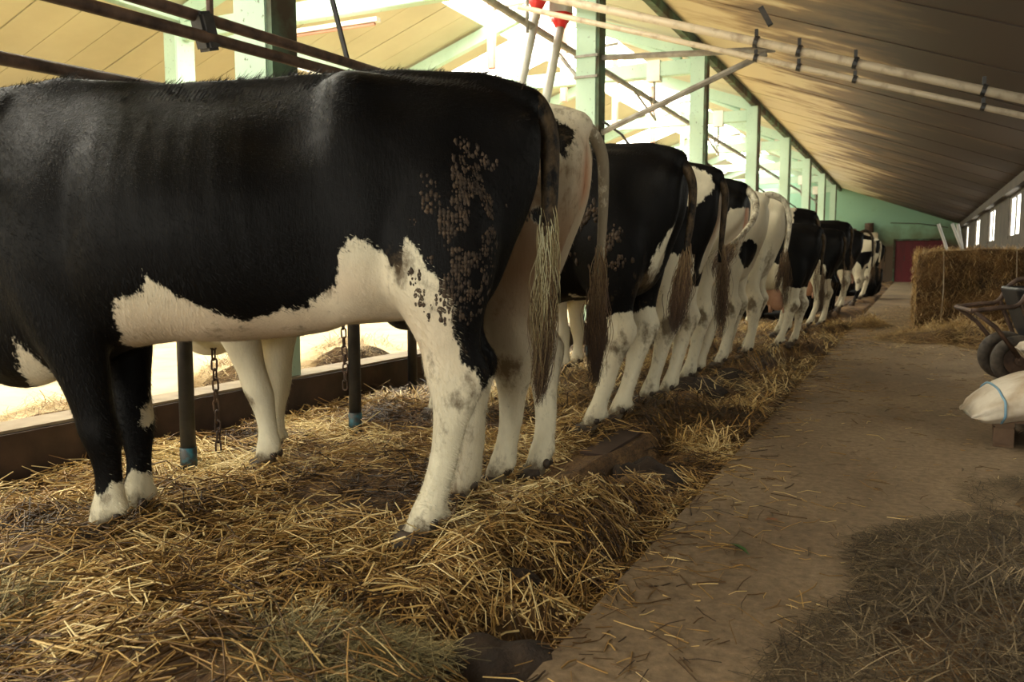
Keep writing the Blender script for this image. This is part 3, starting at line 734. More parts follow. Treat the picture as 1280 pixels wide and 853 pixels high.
# neck path: x, z, half width, half height
NECK_UP = [(1.36, 1.10, .19, .33), (1.50, 1.09, .15, .29), (1.66, 1.12, .12, .225), (1.80, 1.17, .105, .18), (1.90, 1.21, .105, .155)]
HIND = [(1.22, .02, .17, .09, .135), (1.08, .00, .205, .115, .15), (.95, -.005, .205, .12, .165), (.84, -.015, .175, .11, .175), (.75, -.03, .135, .092, .185), (.67, -.045, .105, .075, .19), (.61, -.062, .095, .062, .19),
        (.565, -.078, .104, .058, .19), (.52, -.082, .096, .056, .19), (.46, -.074, .074, .05, .19), (.38, -.062, .055, .041, .19), (.28, -.046, .047, .038, .19), (.19, -.022, .046, .038, .19),
        (.135, -.004, .054, .047, .19), (.09, .018, .047, .043, .19), (.05, .042, .052, .046, .19), (.02, .052, .055, .048, .19)]
FORE = [(1.12, 1.18, .15, .075, .17), (.95, 1.15, .155, .085, .19), (.80, 1.115, .135, .085, .19), (.69, 1.085, .112, .078, .185), (.58, 1.055, .088, .066, .175), (.49, 1.035, .070, .056, .17), (.42, 1.02, .062, .054, .165),
        (.36, 1.008, .063, .058, .165), (.31, .998, .054, .050, .165), (.25, .99, .043, .039, .165), (.18, .985, .043, .038, .165), (.125, .99, .053, .048, .165), (.085, 1.005, .046, .043, .165), (.045, 1.025, .052, .046, .165), (.02, 1.032, .055, .048, .165)]

def leg_rings(st, side, off, n=20):
    rings = []
    for z, x, rx, ry_, y in interp_stations(st):
        w = min(max((.80 - z) / .80, 0), 1); w = w * w * (3 - 2 * w)
        c = Vector((x + off[0] * w, side * y + off[1] * w, z))
        rings.append(ell_ring(c, Vector((rx, 0, 0)), Vector((0, ry_, 0)), n, .92, .92))
    return rings

def cow_base(voxel, pose, neck_drop=0.0, scale=1.0, lying=False):
    mb = MB()
    rings = []
    for x, zt, zb, w, p in interp_stations(TORSO):
        zc = zb + (zt - zb) * .46
        ring = []
        n = 40
        for k in range(n):
            t = 2 * math.pi * k / n; ct, st = math.cos(t), math.sin(t)
            ea = .85 - .42 * min(max((.4 - p) / .6, 0), 1)
            u = math.copysign(abs(ct) ** ea, ct); v = math.copysign(abs(st) ** .95, st)
            if v > 0: u *= 1 - max(p, 0) * v ** 2.2; zz = zc + (zt - zc) * v
            else: zz = zc + (zc - zb) * v; u *= 1 - .12 * v * v
            ring.append(Vector((x, w * u, zz)))
        rings.append(ring)
    mb.rings(rings)
    # hooks, thurls, pins, shoulder, brisket, spine ridge
    for s in (1, -1):
        mb.ball((1.22, s * .13, .95), (.16, .10, .26))
    mb.tube([(-.27, 0, 1.40), (-.15, 0, 1.435), (.1, 0, 1.45), (.4, 0, 1.435), (.8, 0, 1.405), (1.15, 0, 1.41), (1.45, 0, 1.34)], [.05, .045, .04, .035, .035, .045, .04], 10)
    mb.ball((1.31, 0, .60), (.16, .10, .12))
    mb.ball((-.28, 0, 1.38), (.075, .06, .06))
    # neck and head
    dz = -neck_drop
    nr = []
    for i, (x, z, hw, hh) in enumerate(interp_stations(NECK_UP)):
        k = i / 12; nr.append(ell_ring(Vector((x, 0, z + dz * k * k)), Vector((0, hw, 0)), Vector((-.25 * hh, 0, hh * .97)), 24, .95, 1, .25))
    mb.rings(nr)
    hx, hz = 1.90, 1.24 + dz
    ha = R(38 + 30 * min(neck_drop, 1)); fwd = Vector((math.cos(ha), 0, -math.sin(ha))); upv = Vector((math.sin(ha), 0, math.cos(ha)))
    hr = []
    for t, hw, hh in [(-.10, .07, .09), (-.04, .105, .125), (.06, .118, .135), (.16, .105, .125), (.26, .08, .10), (.36, .066, .078), (.44, .070, .072), (.49, .066, .064), (.52, .04, .04)]:
        hr.append(ell_ring(Vector((hx, 0, hz)) + fwd * t + upv * (-.02 * t), Vector((0, hw, 0)), upv * hh, 22, .9, .9, .15))
    mb.rings(hr)
    for s in (1, -1):
        if not lying:
            mb.rings(leg_rings(HIND, s, pose['h'][0 if s > 0 else 1]))
            mb.rings(leg_rings(FORE, s, pose['f'][0 if s > 0 else 1]))
            for leg, L_ in (('h', HIND), ('f', FORE)):   # dewclaw bump
                ox, oy = pose[leg][0 if s > 0 else 1]
                mb.ball((L_[-4][1] + ox * .8 - .045, s * L_[-4][4] + oy * .8, .12), (.02, .035, .02), 8, 6)
        else:
            mb.ball((-.02, s * .28, .98), (.26, .12, .26)); mb.tube([(.05, s * .34, .82), (.35, s * .36, .80), (.1, s * .40, .74), (-.1, s * .40, .74)], [.09, .07, .045, .04], 10)
            mb.tube([(1.2, s * .2, .85), (1.42, s * .24, .76), (1.2, s * .28, .72)], [.09, .06, .045], 10)
    me = mb.mesh('tmp'); ob = bpy.data.objects.new('tmp', me); COL.objects.link(ob)
    md = ob.modifiers.new('r', 'REMESH'); md.mode = 'VOXEL'; md.voxel_size = voxel; md.use_smooth_shade = True
    sm = ob.modifiers.new('s', 'SMOOTH'); sm.factor = .5; sm.iterations = max(4, int(.17 / voxel))
    dg = bpy.context.evaluated_depsgraph_get(); dg.update()
    out = bpy.data.meshes.new_from_object(ob.evaluated_get(dg))
    bpy.data.objects.remove(ob); bpy.data.meshes.remove(me)
    n = len(out.vertices); co = np.empty(n * 3, np.float32); out.vertices.foreach_get('co', co); co = co.reshape(-1, 3).astype(float)
    no = np.empty(n * 3, np.float32); out.vertex_normals.foreach_get('vector', no); no = no.reshape(-1, 3)
    x, y, z = co.T
    disp = np.zeros(n)
    def brush(c, r, a, sym=True):
        nonlocal disp
        for s in ((1, -1) if sym else (1,)):
            d = ((x - c[0]) / r[0]) ** 2 + ((y - s * c[1]) / r[1]) ** 2 + ((z - c[2]) / r[2]) ** 2
            disp += a * np.exp(-d)
    brush((.235, .25, 1.42), (.06, .08, .06), .024)      # hook bones
    brush((-.29, .12, 1.30), (.05, .06, .06), .022)      # pin bones
    brush((1.15, .27, 1.02), (.10, .15, .26), .02); brush((1.29, .2, .92), (.07, .1, .08), .02)
    brush((.34, .2, .76), (.16, .15, .10), .018); brush((.02, .26, 1.16), (.09, .1, .1), .012)
    brush((.43, .26, 1.25), (.10, .12, .10), -.028)      # hollow of the flank
    brush((.10, .20, 1.36), (.12, .1, .06), -.018)       # between hook and pin
    brush((-.14, .22, 1.28), (.08, .1, .09), -.015)
    brush((1.02, .3, 1.05), (.05, .15, .25), -.02)       # behind the shoulder
    brush((.16, .27, .98), (.09, .12, .14), .015)
    brush((-.085, .19, .63), (.04, .1, .06), -.008)
    for k in range(7):                                    # ribs
        cx = .52 + k * .07
        d = ((x - cx - (1.1 - z) * -.12) / .016) ** 2
        disp += .0016 * np.exp(-d) * np.clip((z - .75) / .2, 0, 1) * np.clip((1.35 - z) / .1, 0, 1)
    brush((-.34, 0, .95), (.12, .045, .26), -.035, False)
    disp += (vnoise(x * 9, y * 9, z * 9) - .5) * .006 * np.clip((z - .1) / .2, 0, 1)
    co = co + no * disp[:, None]
    if lying: co[:, 2] -= .70
    co *= scale
    out.vertices.foreach_set('co', co.astype(np.float32).ravel()); out.update()
    out.polygons.foreach_set('use_smooth', np.ones(len(out.polygons), bool))
    return out, co / scale, no

def poly_sdf(px, pz, poly):
    """signed distance, positive inside"""
    P = np.array(poly, float); n = len(P); d = np.full(len(px), 1e9); ins = np.zeros(len(px), bool)
    for i in range(n):
        a, b = P[i], P[(i + 1) % n]; e = b - a
        wx_, wz_ = px - a[0], pz - a[1]; t = np.clip((wx_ * e[0] + wz_ * e[1]) / (e @ e), 0, 1)
        d = np.minimum(d, np.hypot(wx_ - e[0] * t, wz_ - e[1] * t))
        c = ((a[1] > pz) != (b[1] > pz)) & (px < (b[0] - a[0]) * (pz - a[1]) / (b[1] - a[1] + 1e-12) + a[0]); ins ^= c
    return np.where(ins, d, -d)
def coat_fields(me, co, ops, dirt, stain, pink):
    x, y, z = co.T; f = np.full(len(x), -.3)
    for op in ops:
        col = op[0]
        if op[1] == 'all': d = np.full(len(x), .3)
        elif op[1] == 'poly':
            d = poly_sdf(x, z, op[2]); side = op[3] if len(op) > 3 else 0
            if side: d = np.minimum(d, side * y + .0)
        elif op[1] == 'ball':
            c, r = op[2], op[3]; d = (1 - np.sqrt(((x - c[0]) / r[0]) ** 2 + ((y - c[1]) / r[1]) ** 2 + ((z - c[2]) / r[2]) ** 2)) * min(r)
        elif op[1] == 'below': d = op[2] - z
        elif op[1] == 'noise':
            d = (vnoise(x * op[2] + op[3], y * op[2] + 3, z * op[2] + op[3]) - op[4]) * .35
        f = np.maximum(f, d) if col == 'w' else np.minimum(f, -d)
    def soft(lst):
        a = np.zeros(len(x))
        for c, r, s in lst:
            a = np.maximum(a, s * np.exp(-(((x - c[0]) / r[0]) ** 2 + ((y - c[1]) / r[1]) ** 2 + ((z - c[2]) / r[2]) ** 2)))
        return a
    grime = 1.0 * np.exp(-(np.clip(z, 0, 9) / .09) ** 2) + .35 * np.exp(-np.clip(z, 0, 9) / .2) + .30 * np.exp(-((z - .5) / .25) ** 2) * (x < .3)
    for nme, arr in (('coat', f), ('dirt', np.maximum(soft(dirt), grime)), ('stain', np.maximum(soft(stain), .25 * vnoise(x * 5, y * 5, z * 5))), ('pinkness', soft(pink))):
        a = me.attributes.new(nme, 'FLOAT', 'POINT'); a.data.foreach_set('value', arr.astype(np.float32))

def catmull(pts, k=6):
    return [Vector(p) for p in interp_k(pts, k)]
def interp_k(st, k):
    st = np.array(st, float); n = len(st); out = []
    for i in range(n - 1):
        p0, p1, p2, p3 = st[max(i - 1, 0)], st[i], st[i + 1], st[min(i + 2, n - 1)]
        for q in range(k):
            t = q / k; out.append(.5 * ((2 * p1) + (-p0 + p2) * t + (2 * p0 - 5 * p1 + 4 * p2 - p3) * t * t + (-p0 + 3 * p1 - 3 * p2 + p3) * t ** 3))
    out.append(st[-1]); return out

def tail_attrs(me, ops_col, dirt):
    n = len(me.vertices)
    for nme, v in (('coat', ops_col), ('dirt', dirt), ('stain', 0), ('pinkness', 0)):
        a = me.attributes.new(nme, 'FLOAT', 'POINT'); a.data.foreach_set('value', np.full(n, v, np.float32))

def add_tail(root, pts, switch, hair, colour=-.3, r0=.045, n_hair=260, sw_w=.04, dirt=.5):
    p = catmull(pts, 6); n = len(p)
    rs = [r0 * (1 - .62 * (i / (n - 1)) ** .7) for i in range(n)]
    t = MB().tube(p, rs, 12).build('tail', M['coat'], root, smooth=True); tail_attrs(t.data, colour, dirt)
    # switch: strands flowing along its own path
    q = np.array(interp_k(switch, 8)); m_ = len(q)
    P0 = []; V = []; F = []; T = []
    seg = 10
    for h in range(n_hair):
        start = random.random() * .5; ln = random.uniform(.35, .6) * (1.3 - start) ; ln = min(ln, 1 - start)
        off = np.array([random.gauss(0, 1), random.gauss(0, 1), 0]) * sw_w * .34; cr = random.uniform(0, 6.28); amp = random.uniform(.003, .014)
        tone = min(1, max(0, random.gauss(.55, .25))); rad = random.uniform(.0010, .0022); b = len(V)
        for s in range(seg + 1):
            f_ = start + ln * s / seg; i = f_ * (m_ - 1); i0 = int(min(i, m_ - 2)); c = q[i0] + (q[i0 + 1] - q[i0]) * (i - i0)
            swell = .12 + 1.1 * math.sin(math.pi * min(1, .08 + f_ * .78)) ** 1.3
            c = c + off * swell + np.array([math.cos(cr + s * .9), math.sin(cr + s * .7), 0]) * amp
            r_ = rad * (1 - .7 * s / seg)
            V += [tuple(c + np.array([r_, 0, 0])), tuple(c + np.array([-r_ * .5, r_ * .87, 0])), tuple(c + np.array([-r_ * .5, -r_ * .87, 0]))]; T += [max(0, min(1, tone - 1.0 * f_ + .38))] * 3
        for s in range(seg):
            for k in range(3): F.append((b + s * 3 + k, b + s * 3 + (k + 1) % 3, b + s * 3 + 3 + (k + 1) % 3, b + s * 3 + 3 + k))
    me = np_mesh('tail_switch', np.array(V), np.array(F), True, np.array(T)); me.materials.append(hair)
    o = bpy.data.objects.new('tail_switch', me); COL.objects.link(o); o.parent = t; o['kind'] = 'stuff'
    return t

def hoof_mesh():
    mb = MB()
    for s in (1, -1):
        rings = []
        for z, x, rx, ry_ in [(.072, .004, .040, .022), (.05, .010, .048, .027), (.02, .020, .056, .030), (0, .026, .062, .031), (-.008, .026, .060, .030)]:
            rings.append([Vector((x + rx * math.cos(t), s * .027 + ry_ * math.sin(t) * (.55 + .45 * (1 - max(0, math.cos(t)))), z)) for t in np.linspace(0, 2 * math.pi, 17)[:-1]])
        mb.rings(rings)
    for s in (1, -1): mb.ball((-.062, s * .024, .095), (.016, .014, .02), 8, 6)
    me = mb.mesh('hoof', True); me.materials.append(M['hoof']); return me
HOOF = hoof_mesh()

def tuft_mesh(n, sx):
    pass

def make_cow(label, loc, heading, voxel=.02, pose=None, ops=(), dirt=(), stain=(), pink=(), tail=None, switch=None, tail_col=-.3, hair='hair_brown', n_hair=140,
             scale=1.0, neck_drop=.0, lying=False, udder=.10, roll=0, sw_w=.045, hairs=True, tdirt=.5, tr=.034, name='cow'):
    if pose is None or not any(any(q) for v in pose.values() for q in v):
        g = lambda: (random.uniform(-.09, .09), random.uniform(-.05, .04))
        pose = {'h': (g(), g()), 'f': (g(), g())}
    root = empty(name, (loc[0], loc[1], BED - .022), R(heading), label=label, cat='cow')
    root.scale = (scale,) * 3
    me, co, no = cow_base(voxel, pose, neck_drop, 1.0, lying)
    me.name = 'body'; me.materials.clear(); me.materials.append(M['coat'])
    cz = co.copy()
    if lying: cz[:, 2] += .70
    coat_fields(me, cz, ops, dirt, stain, pink)
    b = bpy.data.objects.new('body', me); COL.objects.link(b); b.parent = root
    if not lying:
        for leg, L_ in (('h', HIND), ('f', FORE)):
            for i, s in enumerate((1, -1)):
                ox, oy = pose[leg][i]
                place('hoof', HOOF, root, (L_[-1][1] - .01 + ox, s * L_[-1][4] + oy, 0), (0, 0, 0))
        if udder:
            u = MB(); u.ball((.14, 0, .70 - udder * .3), (.17, .12, .09 + udder), 20, 14); um = u.build('udder', M['skin_pink'], root, smooth=True)
            for sx in (.06, .22):
                for sy in (.055, -.055): MB().tube([(sx, sy, .64 - udder), (sx, sy, .585 - udder), (sx + .003, sy, .55 - udder)], [.017, .014, .009], 10).build('teat', M['skin_pink'], um, smooth=True)
    zoff = -.70 if lying else 0
    # ears, eyes
    hx, hz = 1.90, 1.24 - neck_drop + zoff
    ha = R(38 + 30 * min(neck_drop, 1)); fwd = Vector((math.cos(ha), 0, -math.sin(ha))); upv = Vector((math.sin(ha), 0, math.cos(ha)))
    for s in (1, -1):
        c = Vector((hx, s * .10, hz)) + upv * .06 - fwd * .03
        mbe = MB(); rings = []
        for t, w in [(0, .02), (.05, .045), (.11, .055), (.17, .035), (.2, .008)]:
            cc = c + Vector((-.02 * t, s * t, -.1 * t)); rings.append(ell_ring(cc, Vector((w, 0, 0)) * .9, Vector((0, 0, w)) * .3, 10))
        er = mbe.rings(rings).build('ear', M['coat'], root, smooth=True); tail_attrs(er.data, tail_col, .2)
        MB().ball(Vector((hx, s * .104, hz)) + fwd * .1 + upv * .05, .02, 12, 8).build('eye', M['eye'], root, smooth=True)
    if tail: 
        add_tail(root, [(a, b_, c_ + zoff) for a, b_, c_ in tail], [(a, b_, c_ + zoff) for a, b_, c_ in switch], M[hair], tail_col, tr, n_hair, sw_w, tdirt)
    return root, co, no

# tail paths in cow space
T_HANG = [(-.26, 0, 1.40), (-.32, 0, 1.37), (-.355, 0, 1.28), (-.35, 0, 1.15), (-.34, 0, 1.0), (-.335, 0, .88)]
S_HANG = [(-.34, 0, 1.0), (-.36, 0, .85), (-.355, .01, .68), (-.35, .0, .5), (-.34, 0, .40)]

# --- cow A: the big black one in front
POLY_A = [(.965, .35), (.95, .60), (.894, .775), (.80, .80), (.789, .848), (.735, .80), (.711, .772), (.63, .745), (.553, .70), (.484, .73), (.43, .75), (.368, .745), (.32, .79), (.286, .82), (.262, .90), (.235, .952), (.202, .945),
          (.134, .90), (.088, .845), (.074, .90), (.064, .95), (.040, .93), (.029, .91), (-.028, .82), (-.062, .75), (-.073, .66), (-.085, .58), (-.13, .56), (-.15, .50), (-.12, .36), (-.08, .2), (-.2, 0), (.3, -.1), (.3, .3), (.1, .5), (.25, .55), (.6, .4)]
opsA = [('w', 'poly', POLY_A), ('w', 'poly', [(.9, .155), (.99, .215), (1.03, .15), (1.06, .19), (1.3, .1), (1.2, -.1), (.8, -.1)]),
        ('w', 'poly', [(1.245, .60), (1.225, .66), (1.19, .60), (1.16, .5), (1.2, .4), (1.27, .5)]),
        ('w', 'poly', [(-.3, .47), (.2, .55), (.2, -.1), (-.3, -.1)], -1)]
dirtA = [((-.085, .19, .47), (.07, .1, .08), .75), ((.62, .3, .66), (.11, .2, .045), .75), ((.40, .25, .66), (.10, .2, .04), .6), ((.08, .26, .86), (.07, .1, .10), .62), ((-.01, .26, .78), (.08, .1, .07), .5),
         ((.15, 0, .02), (.2, .4, .07), 1.1), ((1.03, 0, .0), (.2, .4, .06), .8), ((1.02, .2, .15), (.03, .1, .04), .7), ((.30, .2, .78), (.05, .1, .07), .4), ((-.05, -.19, .3), (.12, .1, .2), .5)]
stainA = [((.82, .2, .62), (.15, .4, .10), .45), ((.5, .2, .62), (.3, .4, .06), .6), ((.15, .2, .75), (.10, .2, .06), .4), ((-.03, -.19, .3), (.1, .1, .3), .7)]
cowA, coA, noA = make_cow('big black cow in full side view, nearest the camera, with white belly patch', (-1.385, 2.30), -152, .012,
    {'h': ((.02, .02), (-.10, -.02)), 'f': ((.03, -.06), (0, .137))}, opsA, dirtA, stainA, [((.55, .25, .66), (.75, .5, .16), .30), ((.25, .3, .8), (.15, .3, .1), .25)], T_HANG and [(-.27, 0, 1.40), (-.325, 0, 1.375), (-.365, 0, 1.28), (-.37, 0, 1.12), (-.365, 0, .98), (-.365, 0, .9)],
    [(-.37, 0, 1.10), (-.365, 0, .95), (-.355, .0, .75), (-.345, .02, .55), (-.33, .03, .40)], hair='hair_tail', n_hair=1300, udder=0, sw_w=.034, tr=.05)

# caked dung clods on the thighs
def clods(root, co, no, areas, n, size=(.006, .013), label='caked dung clods'):
    x, y, z = co.T; pr = np.zeros(len(x))
    for c, r in areas: pr = np.maximum(pr, np.exp(-(((x - c[0]) / r[0]) ** 2 + ((y - c[1]) / r[1]) ** 2 + ((z - c[2]) / r[2]) ** 2)))
    pr *= sstep(.42, .6, vnoise(x * 22, y * 22, z * 18)); pr[pr < .12] = 0; pick = RNG.choice(len(x), n, p=pr / pr.sum()); V = []; F = []
    ico = bmesh.new(); bmesh.ops.create_icosphere(ico, subdivisions=1, radius=1); iv = np.array([v.co[:] for v in ico.verts]); fi = np.array([[v.index for v in f.verts] for f in ico.faces]); ico.free()
    for i in pick:
        nn = no[i] / np.linalg.norm(no[i]); a = np.cross(nn, [0, .1, 1]); a /= np.linalg.norm(a); b_ = np.cross(nn, a); s = size[0] + (size[1] - size[0]) * random.random() ** 1.8
        jit = 1 + RNG.normal(0, .22, (len(iv), 1)); w = iv * jit
        V.append(co[i] + (w[:, :1] * a * s * .8 + w[:, 1:2] * b_ * s * 1.3 + w[:, 2:] * nn * s * .28)); F.append(fi + len(iv) * (len(V) - 1))
    me = np_mesh('dung_clods', np.concatenate(V), np.concatenate(F), True); me.materials.append(M['clod'])
    o = bpy.data.objects.new('dung_clods', me); COL.objects.link(o); o.parent = root; o['kind'] = 'stuff'; o['label'] = label
clods(cowA, coA, noA, [((-.10, .25, 1.03), (.10, .15, .16)), ((-.06, .25, .86), (.09, .15, .12)), ((.03, .26, .98), (.05, .15, .06))], 900, (.003, .0095))

# short hair along the back line
def back_hair(root, co, no, n, zmin, mat, lmin=.008, lmax=.022):
    x, y, z = co.T; ok = np.where((no[:, 2] > .75) & (z > zmin) & (np.abs(y) < .14) & (x < 1.45))[0]; pick = RNG.choice(ok, n)
    clump = vnoise(co[pick, 0] * 16, co[pick, 1] * 16); L = RNG.uniform(lmin, lmax, n) * (.4 + 2.0 * np.clip(clump - .45, 0, 1) * 2)
    D = no[pick] + np.array([-1.2, 0, 0]) + RNG.normal(0, .3, (n, 3)); P = co[pick] + D / np.linalg.norm(D, axis=1, keepdims=True) * L[:, None] * .45
    o = strands('back_hair', P, D, L, np.full(n, .0009), np.zeros((n, 3)), np.clip(RNG.normal(.4, .2, n), 0, 1), mat, root, seg=1, taper=True)
    o['kind'] = 'stuff'
back_hair(cowA, coA, noA, 5000, 1.36, M['hair_black'])

def body_fur(root, n, rad=.0007, lmin=.010, lmax=.020, xmax=1.5):
    body = [c for c in root.children if c.name.startswith('body')][0]; me = body.data; nv = len(me.vertices)
    co = np.empty(nv * 3, np.float32); me.vertices.foreach_get('co', co); co = co.reshape(-1, 3).astype(float)
    no = np.empty(nv * 3, np.float32); me.vertex_normals.foreach_get('vector', no); no = no.reshape(-1, 3).astype(float)
    ok = np.where((co[:, 0] < xmax) & (co[:, 2] > .09))[0]; pk = RNG.choice(ok, n); nn = no[pk]
    P = co[pk] + RNG.normal(0, .008, (n, 3)); P -= nn * ((P - co[pk]) * nn).sum(1)[:, None]
    x, y, z = co[pk].T
    sw = (vnoise(x * 4, y * 4, z * 4) - .5) * 2.0
    flow = np.stack([-.75 + sw, np.zeros(n), -1.0 - .5 * sw], -1); flow[z > 1.3] = [-1, 0, -.2]
    flow -= nn * (flow * nn).sum(1)[:, None]; flow /= np.linalg.norm(flow, axis=1, keepdims=True) + 1e-6
    D = flow + nn * RNG.uniform(.10, .42, n)[:, None] + RNG.normal(0, .16, (n, 3)); D /= np.linalg.norm(D, axis=1, keepdims=True)
    L = RNG.uniform(lmin, lmax, n); rd = RNG.uniform(.7, 1.3, n) * rad
    T = np.cross(D, nn); T /= np.linalg.norm(T, axis=1, keepdims=True) + 1e-9
    a = P - nn * .001; b = P + D * L[:, None]
    V = np.stack([a - T * rd[:, None], a + T * rd[:, None], b], 1).reshape(-1, 3); F = np.arange(n * 3).reshape(-1, 3)
    m2 = np_mesh('fur', V, F, False); m2.materials.append(M['coat'])
    for nme in ('coat', 'dirt', 'stain', 'pinkness'):
        src = np.empty(nv, np.float32); me.attributes[nme].data.foreach_get('value', src)
        vals = np.repeat(src[pk], 3); at = m2.attributes.new(nme, 'FLOAT', 'POINT'); at.data.foreach_set('value', vals)
    o = bpy.data.objects.new('fur', m2); COL.objects.link(o); o.parent = root; o['kind'] = 'stuff'
body_fur(cowA, 150000)

# --- cow B: dirty cream, rear quarter
HM = [(-.26, 0, 1.41)]
cowB, coB, noB = make_cow('mud-stained cream cow right behind the big black one, orange patch under its tail', (-1.42, 2.85), 190, .014,
    {'h': ((-.03, -.11), (-.15, .12)), 'f': ((-.02, -.07), (.10, .06))}, [('w', 'all'), ('b', 'ball', (-.24, .10, 1.30), (.07, .055, .12)), ('b', 'ball', (-.20, .22, 1.05), (.03, .08, .035)), ('b', 'ball', (.35, .3, 1.2), (.2, .2, .15)), ('b', 'poly', [(.5, 1.6), (1.6, 1.6), (1.6, .8), (.9, .75), (.55, 1.0)])],
    [((-.08, .19, .50), (.08, .1, .07), .8), ((-.1, .2, 1.15), (.6, .4, .6), .47), ((-.05, .26, 1.15), (.2, .2, .12), .5), ((0, 0, .03), (.3, .5, .1), .9), ((.0, -.2, .2), (.1, .1, .1), .6), ((1.03, .2, .33), (.05, .1, .05), .9), ((-.2, .15, 1.1), (.1, .1, .10), .5)],
    [((-.05, .2, .92), (.5, .4, .42), 1.2), ((-.1, .15, .62), (.25, .25, .16), .8), ((-.2, .2, 1.15), (.3, .3, .2), .8), ((0, .2, 1.35), (.4, .3, .2), .45)],
    [((-.33, .02, 1.18), (.07, .07, .12), 1.4), ((-.26, .09, .85), (.08, .07, .25), .7)],
    [(-.27, 0, 1.40), (-.33, -.03, 1.37), (-.37, -.09, 1.28), (-.37, -.13, 1.1), (-.36, -.14, .92), (-.355, -.14, .8)],
    [(-.36, -.14, .95), (-.355, -.145, .8), (-.35, -.145, .65), (-.345, -.14, .5), (-.345, -.13, .38)], tail_col=.3, hair='hair_brown', n_hair=800, udder=.001, tdirt=.85, sw_w=.04)
clods(cowB, coB, noB, [((-.15, .2, 1.12), (.1, .1, .09))], 60, (.005, .011))

body_fur(cowB, 60000)

# --- cow C: second black cow
cowC, coC, noC = make_cow('second black cow, dung caked on its flank, white lower hind legs', (-1.36, 4.08), 179, .015,
    {'h': ((.04, .03), (.02, .08)), 'f': ((0, 0), (0, 0))}, [('w', 'poly', [(-.3, .66), (-.1, .64), (0, .60), (.08, .68), (.2, .72), (.3, .5), (.3, -.1), (-.4, -.1)]), ('w', 'poly', [(.75, .72), (1.0, .66), (1.2, .5), (1.3, -.1), (.8, -.1)]), ('w', 'ball', (-.30, .06, .82), (.12, .10, .22)), ('w', 'poly', [(.5, .68), (.7, .72), (1.1, .72), (1.1, .5), (.5, .5)])],
    [((-.08, .19, .46), (.08, .1, .09), .85), ((-.02, .24, .5), (.04, .1, .07), .8), ((0, 0, .03), (.3, .5, .1), 1.0), ((-.2, .1, .75), (.1, .15, .14), .8), ((-.1, -.19, .5), (.1, .1, .12), .9)],
    [((.9, .1, .5), (.3, .3, .3), .3)], [((.9, 0, .5), (.3, .3, .2), .2)],
    [(-.27, 0, 1.40), (-.33, 0, 1.36), (-.375, 0, 1.26), (-.375, .01, 1.1), (-.36, .03, .95), (-.355, .04, .85)],
    [(-.365, .02, .98), (-.355, .05, .85), (-.345, .08, .72), (-.335, .10, .6), (-.33, .11, .52)], n_hair=600, udder=0, sw_w=.05)
clods(cowC, coC, noC, [((.13, .27, 1.08), (.12, .1, .12)), ((.0, .26, .95), (.12, .1, .1))], 190, (.008, .017))
back_hair(cowC, coC, noC, 2500, 1.38, M['hair_black'])

body_fur(cowC, 45000, .001)

# --- D .. : farther cows
dl = [((-.09, .19, .50), (.07, .1, .10), .95), ((0, 0, .03), (.3, .5, .09), .9), ((-.1, -.19, .5), (.08, .1, .10), .9)]
W_LEGS = ('w', 'poly', [(-.4, .70), (0, .75), (.3, .62), (.9, .66), (1.3, .6), (1.4, -.1), (-.4, -.1)])
make_cow('black cow with white rump patch and white legs, third black one in the row', (-1.36, 4.97), 178, .018, {'h': ((.04, -.05), (0, .05)), 'f': ((0, 0), (0, 0))},
    [W_LEGS, ('w', 'ball', (-.12, .15, 1.36), (.22, .13, .17)), ('w', 'ball', (-.30, -.05, .95), (.10, .10, .5)), ('w', 'ball', (-.1, .2, .75), (.2, .15, .2))], dl, (), [((-.30, 0, 1.1), (.06, .06, .2), .5)],
    T_HANG, S_HANG, n_hair=200, udder=.08)
make_cow('pale-thighed cow with a full pink udder, flicking its dirty pale tail to the left', (-1.38, 5.95), 176, .018, {'h': ((.0, .0), (.04, .05)), 'f': ((0, 0), (.05, 0))},
    [('w', 'poly', [(-.5, 1.25), (-.26, 1.25), (-.14, 1.0), (0, .85), (.3, .7), (1.3, .7), (1.3, -.1), (-.5, -.1)]), ('b', 'ball', (-.2, -.2, 1.25), (.3, .16, .5)), ('w', 'ball', (.1, .12, 1.42), (.15, .15, .1))], dl + [((-.35, .1, 1.0), (.1, .1, .2), .3)], [((-.3, .05, .9), (.2, .2, .3), .4)], [((-.34, .0, 1.18), (.07, .06, .14), 1.2), ((-.28, .10, .8), (.1, .08, .25), .5)],
    [(-.27, 0, 1.40), (-.33, 0, 1.38), (-.40, .05, 1.30), (-.42, .16, 1.18), (-.38, .28, 1.07), (-.33, .36, 1.0)], [(-.35, .33, 1.02), (-.31, .39, .96), (-.27, .42, .86), (-.26, .42, .74)], tail_col=.3, n_hair=260, udder=.17, sw_w=.08, tdirt=.6, tr=.038)
make_cow('white cow with brown stained rear and arched pale tail, sixth in the row', (-1.40, 6.95), 180, .02, {'h': ((-.04, 0), (.02, 0)), 'f': ((0, 0), (0, 0))},
    [('w', 'all'), ('b', 'ball', (-.2, .15, .95), (.1, .1, .12)), ('b', 'ball', (.5, .3, 1.1), (.25, .3, .2))], dl + [((-.3, 0, .9), (.1, .2, .25), .55)], [((-.3, 0, .9), (.15, .3, .3), .8)], [((-.3, .05, .65), (.1, .1, .10), .6)],
    [(-.27, 0, 1.40), (-.36, 0, 1.42), (-.46, -.02, 1.36), (-.50, -.03, 1.22), (-.49, -.02, 1.05), (-.47, 0, .92)], [(-.48, 0, 1.0), (-.46, .02, .85), (-.44, .03, .72), (-.43, .03, .62)], tail_col=.3, n_hair=120, udder=.16)
